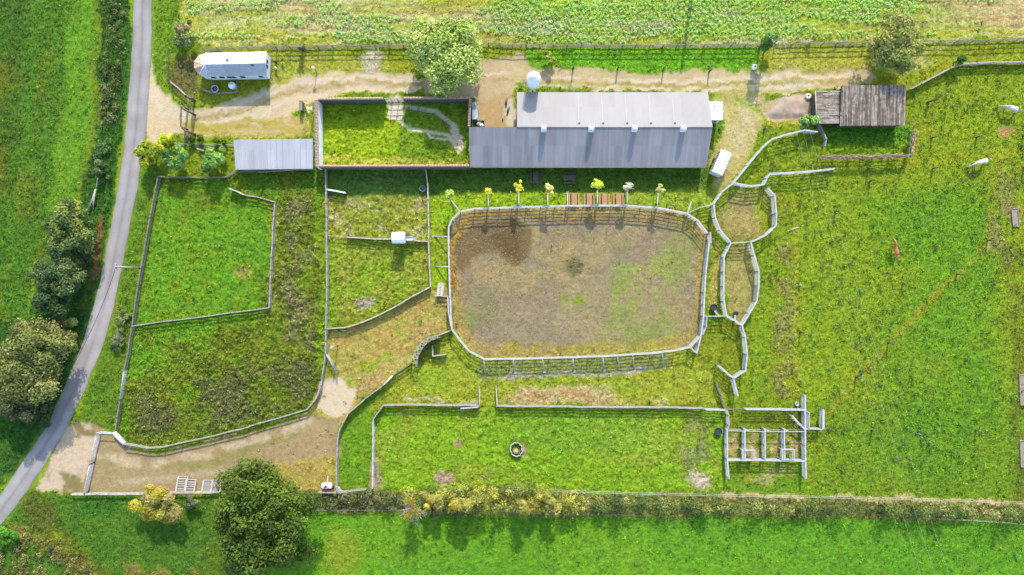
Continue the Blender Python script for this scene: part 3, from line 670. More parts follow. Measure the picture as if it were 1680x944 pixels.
off = RNG.normal(size=(nw * per, 3)) * np.array([.16, .16, 0]); off[:, :2] *= (.6 + hgt[rep] * 1.5)[:, None]
off[:, 2] = RNG.uniform(.1, 1.0, nw * per) * hgt[rep]
cent = base[rep] + off
tag(link_mesh('weeds', quads_mesh('weeds', leaves(cent, RNG.uniform(.16, .36, nw * per), .3), np.clip(cw[rep] * RNG.uniform(1.15, 2.1, (nw * per, 1)), .008, .6)), M['leaf']), kind='stuff')
# big dock and thistle plants, most of them in the horse paddock
kxs, kys = frand(9000)
reg = np.where(polydist(EP, kxs * 10 + 840, 472 - kys * 10) > 6, .22 + .5 * sst(fbm(kxs / 6, kys / 6, 421, 2), .45, .65), .05) * (gsample(DENS, kxs, kys) > .6) * (gsample(lane_d, kxs, kys) < -8)
keep = RNG.random(9000) < reg; kxs, kys = kxs[keep], kys[keep]; nk_ = len(kxs); per = 16
rep = np.repeat(np.arange(nk_), per); th = RNG.uniform(0, 6.283, nk_ * per); sc_ = RNG.uniform(.6, 1.5, nk_); rr = RNG.uniform(.04, .34, nk_ * per) * sc_[rep]
cent = np.stack([kxs[rep] + np.cos(th) * rr, kys[rep] + np.sin(th) * rr, RNG.uniform(.15, .6, nk_ * per) * sc_[rep]], 1)
kc = np.array(A(112, 158, 84)) * RNG.uniform(.6, 1.6, (nk_, 1)); kc[RNG.random(nk_) < .2] = np.array(A(150, 140, 90))
tag(link_mesh('docks', quads_mesh('docks', leaves(cent, RNG.uniform(.16, .34, nk_ * per) * sc_[rep] ** .5, .5), np.clip(kc[rep] * RNG.uniform(.8, 1.6, (nk_ * per, 1)), .008, .6)), M['leaf']), kind='stuff')
# leafy crop in the top field
cxs = []; cys = []
for yy in np.arange(39.5, 50, .66):
    xs = np.arange(-53, 90, .36) + RNG.normal(0, .12, len(np.arange(-53, 90, .36)))
    cxs.append(xs); cys.append(np.full(len(xs), yy) + RNG.normal(0, .15, len(xs)) + .35 * np.sin(xs * .05))
cxs = np.concatenate(cxs); cys = np.concatenate(cys)
cp = fbm(cxs / 12, cys / 1.7, 401, 3); right = sst(cxs, -25, 10) * .16 - sst(cxs, 55, 75) * .35 - .0
k = (cp + right > .50) & (cys > 40.2 + .02 * np.abs(cxs) - .3); cxs, cys = cxs[k], cys[k]; cp = cp[k]; nc = len(cxs); per = 8
th = RNG.uniform(0, 6.283, nc * per); rr = RNG.uniform(.04, .22, nc * per); rep = np.repeat(np.arange(nc), per)
cent = np.stack([cxs[rep] + np.cos(th) * rr, cys[rep] + np.sin(th) * rr, .14 + RNG.uniform(.08, .3, nc * per)], 1)
blue = RNG.random((nc, 1)) * .5 + sst(fbm(cxs / 7, cys / 4, 402, 2), .45, .6)[:, None] * .6
cc = np.array(A(150, 200, 84)) * (1 - np.clip(blue, 0, 1)) + np.array(A(160, 204, 130)) * np.clip(blue, 0, 1)
tag(link_mesh('crop', quads_mesh('crop', leaves(cent, RNG.uniform(.16, .32, nc * per), .55, aspect=.7), np.clip(cc[rep] * RNG.uniform(1.9, 3.2, (nc * per, 1)), .01, .6)), M['leaf']), kind='stuff')

# pale straw scattered over the arena soil
sx, sy = RNG.uniform(-9, 31, 16000), RNG.uniform(-11, 12, 16000)
keep = (RNG.random(16000) < .12 + .7 * sst(fbm(sx / 4, sy / 4, 501, 3), .42, .62) * np.clip((14 - sx) / 20, .12, 1)) & (polydist(AR, sx * 10 + 840, 472 - sy * 10) > 5)
sx, sy = sx[keep], sy[keep]; n_ = len(sx)
link_s = link_mesh('straw_litter', quads_mesh('straw_litter', leaves(np.stack([sx, sy, gsample(GZ, sx, sy) + .05], 1), RNG.uniform(.08, .3, n_), .9, aspect=.4), np.array(A(222, 196, 140)) * RNG.uniform(.7, 1.3, (n_, 1))), M['blade'])
tag(link_s, kind='stuff')
# ------------------------------------------------------------------ fences
def walk(pts, step):
    """points every ~step along a polyline, always including its corners"""
    out = [Vector(pts[0])]
    for a, b in zip(pts[:-1], pts[1:]):
        a = Vector(a); b = Vector(b); n = max(1, round((b - a).length / step))
        for i in range(1, n + 1): out.append(a.lerp(b, i / n))
    return out
def smooth(pts, k=2):
    pts = [Vector(p) for p in pts]
    for _ in range(k):
        q = [pts[0]]
        for a, b in zip(pts[:-1], pts[1:]): q += [a.lerp(b, .25), a.lerp(b, .75)]
        q.append(pts[-1]); pts = q
    return pts
def fence(name, label, px, h=1.3, rails=3, step=2.4, rail=(.07, .12), post=.13, m='old_wood', pm=None, top=None, low=.3, cat='fence', curve=0, wob=.0, over=.1, group=None, lean=0, mid_posts=False):
    pts = [P(x, y, h) for x, y in px]
    pts = [Vector((p.x, p.y, 0)) for p in pts]
    if curve: pts = smooth(pts, curve)
    o = pts[0].copy(); t = thing(name, label, cat, o, 0, group)
    ps = walk(pts, step)
    rnd = random.Random(len(label) + int(px[0][0]))
    jit = [Vector((rnd.uniform(-wob, wob), rnd.uniform(-wob, wob), 0)) for _ in ps]
    ps = [p + j for p, j in zip(ps, jit)]
    mm = M[m]; pm = M[pm or m]
    zs = [low + (h - low - rail[1] / 2) * i / max(1, rails - 1) for i in range(rails)] if rails > 1 else [h - rail[1] / 2]
    for i, z in enumerate(zs):
        mb = MB(); last = i == len(zs) - 1
        w, hh = (top if (top and last) else rail)
        for a, b in zip(ps[:-1], ps[1:]):
            d = (b - a).normalized() * .012
            za = z + rnd.uniform(-wob, wob) * .6; zb = z + rnd.uniform(-wob, wob) * .6
            mb.beam((a.x + d.x, a.y + d.y, za), (b.x - d.x, b.y - d.y, zb), w, hh)
        mb.build('rail', mm, t, o)
    pmesh = None
    for i, p in enumerate(ps):
        if pmesh is None:
            pmb = MB().tube([(0, 0, -.1), (0, 0, h + over - .03), (0, 0, h + over)], [post / 2, post / 2, post / 2.6], 8)
            po = pmb.build('post', pm, t, loc=p - o); pmesh = po.data
        else: link_mesh('post', pmesh, None, t, loc=p - o, rz=rnd.uniform(0, 3))
    return t
def board(name, label, px, h0, h1, th, m, cat, group=None):
    pts = [P(x, y, h1) for x, y in px]; o = Vector((pts[0].x, pts[0].y, 0)); t = thing(name, label, cat, o, 0, group)
    return pts, o, t
def gate(name, label, a, b, h=1.2, bars=5, m='galv', tilt=0.0, group=None, braces=True, r=.03):
    """tubular field gate between two points, hung on its own two posts"""
    A_ = P(*a, h); B_ = P(*b, h); A_.z = B_.z = 0
    t = thing(name, label, 'gate', A_, 0, group); d = B_ - A_; nrm = Vector((-d.y, d.x, 0)).normalized() * tilt
    f = MB()
    def pt(u, z): return d * u + nrm * (z / h) + Vector((0, 0, z))
    f.tube([pt(.02, .15), pt(.02, h)], r * 1.3, 6); f.tube([pt(.98, .15), pt(.98, h)], r * 1.3, 6)
    f.tube([pt(.02, .15), pt(.98, .15)], r * 1.2, 6); f.tube([pt(.02, h), pt(.98, h)], r * 1.4, 6)
    f.build('frame', M[m], t)
    g = MB()
    for i in range(1, bars - 1): z = .15 + (h - .15) * i / (bars - 1); g.tube([pt(.02, z), pt(.98, z)], r, 6)
    if braces: g.tube([pt(.5, .15), pt(.5, h)], r, 6); g.tube([pt(.02, .15), pt(.5, h)], r * .8, 6)
    g.build('bars', M[m], t)
    for u in (0, 1): MB().tube([pt(u, -.1) * 1.0, Vector((pt(u, 0).x, pt(u, 0).y, h + .2))], .07, 8).build('post', M['old_wood'], t)
    return t

WOOD = dict(h=1.3, rails=3, step=2.3, rail=(.09, .2), wob=.05, top=(.17, .09))
fence('wooden_fence', 'weathered wooden rail fence on the verge running alongside the lane', [(259, 289), (250, 330), (236, 410), (230, 440), (222, 495), (216, 534), (210, 572), (203, 606)], m='old_wood', **WOOD)
fence('wooden_fence', 'short mossy wooden fence between the tall verge gate and the driveway entrance', [(196.5, 656), (192, 684), (188, 708)], m='old_wood', **WOOD)
gate('field_gate', 'narrow pale metal gate set in the lane side fence', (203, 607), (196.5, 655), 1.25, 5, 'galv')
fence('wooden_fence', 'mossy wooden fence below the two leafy green garden trees', [(259, 290), (310, 291), (369, 291), (386, 279)], m='old_wood', **WOOD)
fence('wooden_fence', 'leaning grey wooden fence around the bright green corner of the west paddock', [(400, 320), (420, 323), (450, 332), (446, 400), (441, 506)], m='grey_wood', **WOOD)
fence('wooden_fence', 'pale wooden cross fence dividing the west paddock from side to side', [(216, 535), (260, 529), (330, 520), (400, 511), (441, 505)], m='grey_wood', **WOOD)
fence('wooden_fence', 'long pale wooden fence running south from the walled garden and curving round the weedy paddock', [(533, 277), (534, 311), (535, 400), (536, 470), (534, 539), (533.5, 579), (531.5, 597), (526, 632), (517, 656), (503, 673), (471, 682), (420, 696), (397, 704), (323, 722), (267, 734), (241, 736), (203, 729)], m='grey_wood', **WOOD)
fence('wooden_fence', 'cross fence through the small middle paddock under the white raised hut', [(568, 389.5), (640, 393), (702, 396)], m='pale_wood', **{**WOOD, 'rails': 4, 'h': 1.4, 'rail': (.1, .22)})
fence('wooden_fence', 'straight white topped fence between the middle paddock and the riding arena strip', [(698, 278), (702, 305), (703, 393), (704.5, 440), (705.5, 471)], m='pale_wood', **WOOD)
fence('wooden_fence', 'pale slanting fence along the southern edge of the middle paddock', [(705, 472), (674, 488), (640, 508), (611, 522), (590, 531), (567, 537.5), (536, 539.5)], m='pale_wood', **{**WOOD, 'rails': 4})
fence('field_fence', 'long straight wooden fence along the edge of the top crop field', [(330, 78), (380, 77.5), (450, 76), (520, 75), (661, 74), (735, 71), (801, 70), (840, 73), (1000, 74), (1247, 73)], m='old_wood', **{**WOOD, 'h': 1.5, 'rail': (.07, .12), 'top': (.12, .1)})
fence('field_fence', 'wooden field fence behind the olive tree at the upper right', [(1275, 72.5), (1330, 70.5), (1423, 68.5), (1519, 67), (1600, 65.5), (1700, 62.5)], m='old_wood', **{**WOOD, 'h': 1.5, 'rail': (.07, .12), 'top': (.12, .1)})
fence('wooden_fence', 'wooden fence bending away from the timber shed along the north of the horse paddock', [(1494, 146), (1530, 128), (1560, 112), (1580, 104.5), (1630, 102), (1700, 101)], m='grey_wood', **{**WOOD, 'rails': 4, 'top': (.24, .09)})
fence('wooden_fence', 'low wooden fence with shadows below the right hand lower paddock boundary', [(815, 667), (840, 667.5), (1000, 669), (1100, 669.5), (1155, 671)], m='grey_wood', **{**WOOD, 'rails': 4, 'h': 1.5, 'rail': (.1, .23)})
fence('wooden_fence', 'wooden fence with a bent corner round the head of the lower left paddock', [(786, 666), (720, 666), (660, 665), (629, 665.5), (618, 680), (612, 689)], m='grey_wood', **{**WOOD, 'rails': 4, 'h': 1.5, 'rail': (.1, .23)})
fence('steel_fence', 'silvery straight fence running down to the hedge beside the narrow grass strip', [(612, 690), (611.5, 740), (611, 802)], h=1.5, rails=4, step=2.4, m='pen_steel', rail=(.08, .13), top=(.2, .12))
fence('short_fence', 'short stub fence on the left of the gap between lower paddocks', [(786, 636), (786, 664)], m='pale_wood', **{**WOOD, 'rails': 4})
fence('short_fence', 'short stub fence on the right of the gap between lower paddocks', [(814, 635), (815, 665)], m='pale_wood', **{**WOOD, 'rails': 4})
fence('wooden_fence', 'dark wooden fence slanting down from the curved windbreak to the track', [(674, 597), (660, 606), (645, 616)], m='old_wood', **WOOD)
fence('wooden_fence', 'curving wooden fence between the trodden track and the narrow grass strip', [(628, 633), (600, 654), (572, 678), (562, 694), (556, 708), (553, 730), (552, 752), (552, 806)], m='grey_wood', **{**WOOD, 'rails': 4, 'h': 1.4, 'rail': (.1, .22)})
fence('dark_rail_fence', 'dark old wooden fence between the arena corner and the cattle pens', [(1176, 628), (1183, 648), (1190, 671)], m='old_wood', **{**WOOD, 'rails': 3})
fence('bottom_fence', 'low plank fence under the yellow bush at the lower left', [(116, 811.5), (180, 811), (235, 810.5), (360, 808)], m='pale_wood', **{**WOOD, 'h': 1.0, 'rails': 2, 'top': (.3, .1)})
fence('bottom_fence', 'low plank fence behind the red and cream tanker trailer', [(522, 808.5), (553, 809), (580, 806), (600, 804)], m='grey_wood', **{**WOOD, 'h': 1.0, 'rails': 2, 'top': (.25, .1)})
fence('wire_fence', 'thin wire and stake fence along the upper edge of the bottom hedge', [(830, 806), (900, 806), (1010, 810), (1130, 813), (1300, 816), (1500, 820), (1700, 827)], h=1.1, rails=2, step=4.5, rail=(.035, .035), m='wire', pm='old_wood', post=.14)
fence('wire_fence', 'thin rusty wire fence along the lower edge of the hedge', [(520, 838), (600, 837.5), (660, 838), (760, 843), (900, 845), (1060, 847)], h=.8, rails=2, step=5, rail=(.05, .05), m='old_wood', pm='old_wood', post=.12)
fence('wire_fence', 'thin pale wire fence curving along the lower edge of the hedge at the far right', [(1540, 853), (1600, 855), (1640, 858), (1700, 863)], h=.8, rails=2, step=5, rail=(.05, .05), m='pale_wood', pm='old_wood', post=.12)
fence('wire_fence', 'thin wire fence between clipped bushes and the grey lean to roof', [(284, 235), (320, 235.5), (383, 237.5)], h=1.1, rails=3, step=3, rail=(.05, .05), m='grey_wood', pm='old_wood', post=.1)
fence('wire_fence', 'thin dark wire fence on the grass beside the lane apron', [(273, 78), (273, 125), (278, 134)], h=1.1, rails=3, step=3, rail=(.05, .05), m='dark_wood', pm='dark_wood', post=.1)
fence('short_fence', 'pale diagonal rail beside the lane apron in front of the mobile home', [(279, 134), (292, 145), (303, 156)], m='pale_wood', **{**WOOD, 'rails': 2, 'h': 1.1})
fence('porch_fence', 'low wooden fence around the two tubs beside the mobile home', [(347, 128), (347, 152), (360, 152.5), (388, 151), (388, 129)], h=.9, rails=2, step=2, rail=(.06, .08), m='grey_wood', post=.1)
fence('short_fence', 'slanting rail leading off the porch fence of the mobile home', [(331, 147), (346, 152)], m='grey_wood', **{**WOOD, 'rails': 1, 'h': .8})

# riding arena and its pens: tall panels, five rails
STEEL = dict(h=2.1, rails=5, step=2.35, rail=(.08, .07), top=(.22, .09), wob=.02, post=.14, low=.45, m='arena_rail', pm='arena_rail', over=.02)
AF1 = [(738, 489), (736.5, 440), (735.5, 400), (736, 372), (741, 361), (754, 347), (778, 342), (840, 340), (935, 337.5), (1028, 337), (1080, 341), (1127, 350), (1145, 362), (1161, 383)]
AF2 = [(1163.5, 396), (1161, 420), (1158, 450), (1156, 480), (1154.5, 519), (1150, 551), (1133, 570), (1110, 575.5), (1070, 580), (989, 585), (880, 588.5), (795, 590), (770, 577), (757, 562), (741, 541)]
arena_fence = fence('arena_fence', 'tall pale rail fence around the north and west of the brown riding arena', AF1, cat='fence', **STEEL)
fence('arena_fence', 'tall pale rail fence around the east and south of the brown riding arena', AF2, cat='fence', **STEEL)
fence('arena_gate', 'tall pale gate closing the west side of the riding arena', [(741, 541), (739.5, 515), (738.5, 490)], cat='gate', **{**STEEL, 'step': 5})
fence('arena_gate', 'tall pale gate swung outside the west side of the riding arena', [(734.5, 487), (735.5, 512), (740, 536)], cat='gate', **{**STEEL, 'step': 5, 'top': (.16, .12)})
fence('arena_gate', 'tall pale gate standing at the top right corner of the riding arena', [(1165.5, 382), (1166.5, 399)], cat='gate', **{**STEEL, 'step': 5, 'top': (.16, .12)})
fence('arena_gate', 'slanting pale gate outside the bottom right corner of the riding arena', [(1150, 552), (1147, 566), (1143, 580)], cat='gate', **{**STEEL, 'step': 5})
fence('arena_gate', 'thin pale cross gate between the arena corner and its slanting gate', [(1135, 571), (1143, 580)], cat='gate', **{**STEEL, 'step': 5, 'top': (.09, .08)})
fence('arena_gate', 'thin pale gate standing open beside the arena fence near the black tubs', [(1160, 520), (1159, 536), (1154, 549)], cat='gate', **{**STEEL, 'step': 5, 'top': (.09, .08)})
fence('arena_gate', 'thin cross rail between the arena and the narrow alley pen', [(1156, 519), (1175, 519.5), (1192, 518.5)], cat='fence', **{**STEEL, 'step': 5, 'top': (.1, .08)})
fence('cross_fence', 'thin pale cross fence joining the arena to the round pen', [(1127, 350), (1150, 340), (1171, 335)], cat='fence', **{**STEEL, 'top': (.09, .08)})
fence('pen_fence', 'pale curved rail fence from the round pen up to the timber shed', [(1171, 335), (1185, 315), (1204, 300), (1228, 270), (1250, 244), (1267, 228), (1292, 220), (1321, 213.5), (1342, 216.5)], cat='fence', **STEEL)
fence('pen_fence', 'pale curved fence forming the left side of the round pen', [(1171, 336), (1173.5, 357), (1182, 378), (1199, 398)], cat='fence', **STEEL)
fence('pen_fence', 'pale fence across the top of the round pen with a long arm to the right', [(1369, 277), (1340, 280), (1311, 282.5), (1264, 285), (1259, 291), (1254, 303), (1231, 305.5), (1206, 300.5)], cat='fence', **{**STEEL, 'm': 'pen_steel'})
fence('pen_fence', 'pale curved fence forming the right side of the round pen', [(1260, 309), (1271.5, 321), (1274, 350), (1273.5, 370), (1260, 384), (1247, 391), (1232, 397)], cat='fence', **STEEL)
fence('pen_gate', 'thin rail gate closing the bottom mouth of the round pen', [(1201, 398.5), (1231, 397)], cat='gate', **{**STEEL, 'step': 5, 'top': (.09, .08)})
fence('pen_fence', 'pale fence down the left side of the narrow alley pen', [(1199.5, 398.5), (1188, 421.5), (1187.5, 470.5), (1188, 495), (1192.5, 518), (1209, 528), (1217, 534)], cat='fence', **STEEL)
fence('pen_fence', 'pale fence bowed out on the right side of the narrow alley pen', [(1232, 398), (1238, 419), (1245, 445), (1245, 469), (1242, 494), (1230, 514), (1218, 534)], cat='fence', **STEEL)
fence('pen_fence', 'grey curved fence with a hooked foot below the narrow alley pen', [(1218, 535), (1223, 554), (1226, 582), (1223.5, 608), (1204, 621), (1194, 613), (1180, 600)], cat='fence', **{**STEEL, 'm': 'pen_steel'})
fence('pen_fence', 'short grey slanting fence below the hooked foot of the alley fence', [(1204, 623), (1211, 650)], cat='fence', **{**STEEL, 'm': 'pen_steel'})
fence('pen_fence', 'silvery long rail along the top of the cattle pens', [(1224, 672), (1270, 672.5), (1322.5, 673)], cat='fence', **{**STEEL, 'm': 'pen_steel', 'h': 1.8})
S2 = {**STEEL, 'm': 'pen_steel', 'pm': 'pen_steel', 'h': 1.8, 'top': (.2, .1)}
fence('pen_fence', 'silvery outer fence on the left of the four cattle pens', [(1193, 706), (1193.5, 755), (1196, 786)], **S2)
fence('pen_fence', 'silvery outer fence on the right of the four cattle pens reaching far down', [(1321, 649), (1321, 706), (1321.5, 757), (1322.5, 786)], **{**S2, 'top': (.24, .12)})
fence('pen_fence', 'silvery fence along the bottom of the four cattle pens', [(1193, 755.5), (1260, 756), (1321, 757)], **S2)
fence('pen_fence', 'thin white rail along the front of the four cattle pens', [(1195, 707), (1260, 708.5), (1322, 708.5)], **{**S2, 'rails': 2, 'top': (.1, .08), 'step': 6, 'm': 'arena_rail'})
fence('pen_partition', 'silvery partition between the first and second cattle pens from the left', [(1222, 706), (1222.5, 755)], cat='fence', **S2)
fence('pen_partition', 'silvery partition between the two middle cattle pens', [(1255, 706), (1255.5, 755)], cat='fence', **S2)
fence('pen_partition', 'silvery partition between the two right hand cattle pens', [(1287, 706), (1287.5, 755)], cat='fence', **S2)
for i, (x, y, w) in enumerate(((1221, 704, 'first and second'), (1254, 704, 'second and third'), (1286, 704, 'third and fourth'))):
    fence('pen_wing', 'tiny slanting wing at the head of the partition between %s pens' % w, [(x, y), (x + 7, y + 3)], cat='fence', **{**S2, 'step': 3})
fence('pen_gate', 'diagonal silvery gate swung open above the right hand pens', [(1300, 682), (1310, 694), (1322, 706)], cat='gate', **{**S2, 'step': 5, 'top': (.22, .12)})
fence('pen_gate', 'slim white bent gate between top rail and leftmost cattle pen', [(1193, 674), (1196, 682), (1196, 698), (1194, 706)], cat='gate', **{**S2, 'step': 5, 'top': (.09, .08), 'm': 'arena_rail'})
fence('pen_gate', 'slim white bent gate right of the tall cattle pen fence', [(1324, 675), (1328, 678), (1328.5, 704)], cat='gate', **{**S2, 'step': 5, 'top': (.09, .08), 'm': 'arena_rail'})
fence('pen_fence', 'short wide silvery panel standing apart at the far right of the pens', [(1351, 673), (1351, 704)], cat='fence', **{**S2, 'top': (.34, .12)})
fence('pen_fence', 'thin rail joining the apart panel to the cattle pens', [(1322, 704.5), (1350, 705)], cat='fence', **{**S2, 'top': (.1, .08)})
fence('pen_gate', 'pale white gate lying along the fence left of the cattle pens', [(1158, 672.5), (1190, 673.5)], cat='gate', **{**S2, 'step': 5, 'm': 'arena_rail'})
fence('pen_gate', 'narrow white gate near the stub fence of the lower left paddock', [(756, 670.5), (785, 668)], cat='gate', **{**S2, 'h': 1.4, 'step': 5, 'm': 'arena_rail'})
fence('rope_gate', 'thin orange rope gate between the two gates above the pens', [(1192, 672.5), (1218, 671)], cat='gate', h=1.1, rails=2, step=3, rail=(.06, .06), m='brick', post=.08)
fence('step_rail', 'short cross rail carrying a white ladder outside the arena west gate', [(714, 486), (734, 486)], m='pale_wood', **{**WOOD, 'h': 1.4})
fence('corner_rail', 'small pale fence panel inside the curved windbreak', [(709.5, 568), (709.5, 584.5), (731, 582)], m='pale_wood', **{**WOOD, 'rails': 4, 'h': 1.3})
# gates
gate('field_gate', 'long tubular steel gate across the lower track near the lane, upper leaf', (158, 712), (147, 762), 1.3, 5, 'galv')
gate('field_gate', 'long tubular steel gate across the lower track near the lane, lower leaf', (147, 762), (137, 810), 1.3, 5, 'galv')
fence('steel_fence', 'short silver rail at the top of the long tubular gate', [(159, 710.5), (184, 712)], h=1.2, rails=2, step=2.5, rail=(.1, .12), m='galv', post=.12)
gate('field_gate', 'open grey wooden gate at the mouth of the trodden track', (534.5, 581), (552, 612), 1.3, 5, 'grey_wood', r=.05)
gate('field_gate', 'bright white gate in the dark fence below the curved windbreak', (645, 616), (628, 633), 1.3, 6, 'white_paint', r=.07)
fence('garden_gate', 'white board gate panel below the grey lean to', [(376, 309.5), (388, 314), (399, 319.5)], cat='gate', h=1.5, rails=5, step=1.3, rail=(.06, .26), top=(.1, .2), m='white_paint', low=.2)
fence('white_gate', 'short white gate on the fence just below the walled garden', [(536, 311), (551, 313.5), (566, 316.5)], cat='gate', h=1.3, rails=4, step=1.6, rail=(.06, .16), top=(.22, .14), m='white_paint')

# outward props and posts of the arena fence
def prop(label, base, foot, h=2.05, group='slanting props of the arena fence'):
    b = P(*base, h); f = P(*foot, .0); t = thing('fence_prop', label, 'prop', (f.x, f.y, 0), 0, group)
    MB().tube([(0, 0, -.05), b - f], [.11, .09], 8).build('strut', M['arena_rail'], t)
    MB().box((0, 0, .06), (.4, .4, .12)).build('foot_block', M['concrete'], t)
PL = 'pale slanting prop bracing the arena fence from outside'
for b, f in (((801, 340), (801, 316)), ((851, 339.5), (851, 312)), ((899, 338.5), (898, 316)), ((931, 337.5), (931, 316)), ((980, 337), (980, 310)), ((1029, 337), (1029, 313)), ((1078, 340.5), (1080, 316)), ((1128, 350), (1135, 329)), ((754, 347), (738, 326)),
             ((735.5, 388.5), (711, 388.5)), ((736, 438), (712, 438)), ((794, 590), (795, 614)), ((842, 589.5), (844, 612)), ((890, 588), (893, 610)), ((940, 587), (942, 610)), ((989, 585.5), (991, 609)), ((1013, 584), (1016, 607)), ((1038, 582.5), (1041, 607)), ((1086, 579), (1090, 603))):
    prop(PL, b, f)

# curved windbreak with a zigzag lattice roof
inner = smooth([(674, 594), (680, 579), (688, 566), (695, 558), (704, 553), (718, 550)], 2)if False else [(674, 594), (680, 579), (688, 566), (695, 558.5), (703.5, 553.5), (718, 550)]
outer = [(683.5, 602), (685.5, 584), (695, 568), (703, 560.5), (711, 557), (722, 554)]
def curve2(px, n, h):
    p = resample([tuple(P(x, y, h)[:2]) for x, y in px], 60)
    for _ in range(8): p[1:-1] = (p[:-2] + 2 * p[1:-1] + p[2:]) / 4
    return resample(p, n)
ci = curve2(inner, 9, 2.3); co = curve2(outer, 9, 2.3); o = Vector((*ci[0], 0))
t = thing('windbreak', 'curved boarded windbreak with a zigzag lattice top beside the trodden path', 'shelter', o)
mb = MB()
for a, b in zip(co[:-1], co[1:]): mb.beam((*a, 1.15), (*b, 1.15), .06, 2.28)
mb.build('board_wall', M['old_wood'], t, o)
mb = MB()
for c in (ci, co):
    for a, b in zip(c[:-1], c[1:]): mb.beam((*a, 2.3), (*b, 2.3), .12, .12)
mb.build('top_rail', M['grey_wood'], t, o)
mb = MB()
for i in range(8): mb.beam((*ci[i], 2.42), (*((co[i] + co[i + 1]) / 2), 2.42), .11, .1); mb.beam((*((co[i] + co[i + 1]) / 2), 2.53), (*ci[i + 1], 2.53), .11, .1)
mb.build('lattice', M['grey_wood'], t, o)
for c in (ci, co):
    for i in range(0, 9, 2): MB().tube([(0, 0, -.1), (0, 0, 2.24)], .08, 8).build('post', M['old_wood'], t, loc=Vector((*c[i], 0)) - o)
fence('wooden_fence', 'thin pale rail linking the curved windbreak to the arena corner', [(719, 550.5), (740, 542)], m='pale_wood', **{**WOOD, 'rails': 4, 'h': 1.6})

# ------------------------------------------------------------------ the long barn
M['light_sheet'] = mat('light_sheet', (.195, .19, .187), .6, .15, 2)
R_N = roofmat('roof_cement', (.175, .166, .160), .18, 0, .10, .05, .8)
R_S = roofmat('roof_slate_blue', (.16, .147, .145), .18, 0, .24, .5, .45)
R_L = roofmat('roof_zinc', (.255, .25, .255), .25, 0, .16, .06, .5, .1)
y_r, y_s, y_n, z_r, z_e = 25.15, 19.35, 31.25, 5.0, 2.75
x_l, x_m, x_e = -6.75, .8, 31.45
o = Vector((x_l, y_s, 0)); t = thing('barn', 'long low gable barn with pale north roof and blue grey south roof', 'barn', o)
MB().slab([(x_l, y_s, z_e), (x_e - .35, y_s, z_e), (x_e, y_r, z_r), (x_l, y_r, z_r)], .09).build('south_roof', R_S, t, o)
MB().slab([(x_m, y_r + .02, z_r), (x_e, y_r + .02, z_r), (x_e - .1, y_n, z_e), (x_m, y_n, z_e)], .09).build('north_roof', R_N, t, o)
MB().tube([(x_m, y_r, z_r + .02), (x_e, y_r, z_r + .02)], .09, 8).build('ridge_cap', M['light_sheet'], t, o)
mb = MB()
mb.box(((x_l + x_e) / 2 - .15, y_s + .45, 1.28), (x_e - x_l - .5, .2, 2.56)); mb.box((x_l + .35, (y_s + y_r) / 2, 1.25), (.2, 5.2, 2.5)); mb.box((x_e - .55, (y_s + y_n) / 2, 1.25), (.2, 11.2, 2.5))
mb.box(((x_l + x_m) / 2, y_r - .2, 2.3), (x_m - x_l - .4, .2, 4.6)); mb.box((x_m + .35, (y_r + y_n) / 2, 1.25), (.2, 5.6, 2.5)); mb.box(((x_m + x_e) / 2, y_n - .35, 1.25), (x_e - x_m - .8, .2, 2.5))
for xx in (x_e - .55,):                                   # gable triangle
    mb.add([(xx - .1, y_s + .6, 2.5), (xx - .1, y_n - .5, 2.5), (xx - .1, y_r, 4.75), (xx + .1, y_s + .6, 2.5), (xx + .1, y_n - .5, 2.5), (xx + .1, y_r, 4.75)], [(0, 1, 2), (5, 4, 3), (0, 2, 5, 3), (1, 4, 5, 2), (0, 3, 4, 1)])
mb.build('wall', M['shaded_render'], t, o)
def skylight_strip(x):
    d = Vector((0, y_n - y_r, z_e - z_r)); n_ = Vector((0, -d.z, d.y)).normalized()
    a = Vector((x, y_r, z_r)) + d * .06 + n_ * .02; b = Vector((x, y_r, z_r)) + d * .97 + n_ * .02
    MB().beam(a, b, .15, .03).build('light_strip', M['light_sheet'], t, o)
    MB().lathe([(.0, .3), (.13, .28), (.13, -.1)], 10, Vector((x + .06, y_r + .75, z_r - .26))).build('vent_stub', M['grey_plastic'], t, o)
for px in (949, 988, 1027, 1066, 1105): skylight_strip(P(px, 180, 4).x)
for px in (892, 970, 1041, 1121):                          # ridge cowls
    p = P(px, 214, 5.3); c = Vector((p.x, y_r - .35, 0))
    h_ = MB(); h_.box(c + Vector((0, 0, 5.25)), (.85, .8, 1.0)); k_ = h_.build('cowl', M['white_paint'], t, o)
    q = MB().tube([c + Vector((0, -.35, 5.76)), c + Vector((0, .35, 5.76))], .42, 12); r_ = q.build('cowl_cap', M['white_paint'], k_, o)
mb = MB(); mb.tube([(x_l, y_s - .08, z_e - .1), (x_e - .35, y_s - .08, z_e - .1)], .08, 8); mb.build('gutter', M['grey_plastic'], t, o)
for px in (800, 870, 960, 1060, 1130):
    q = P(px, 275, 1.5).x; w_ = MB().box((q, y_s + .33, 1.5), (1.4, .06, .8)); wf = w_.build('window', M['dark_glass'], t, o)
    f_ = MB()
    for sx in (-.75, .75): f_.box((q + sx, y_s + .32, 1.5), (.1, .09, 1.0))
    for sz_ in (-.45, .45): f_.box((q, y_s + .317, 1.5 + sz_), (1.38, .09, .1))
    f_.build('frame', M['white_paint'], wf, o)
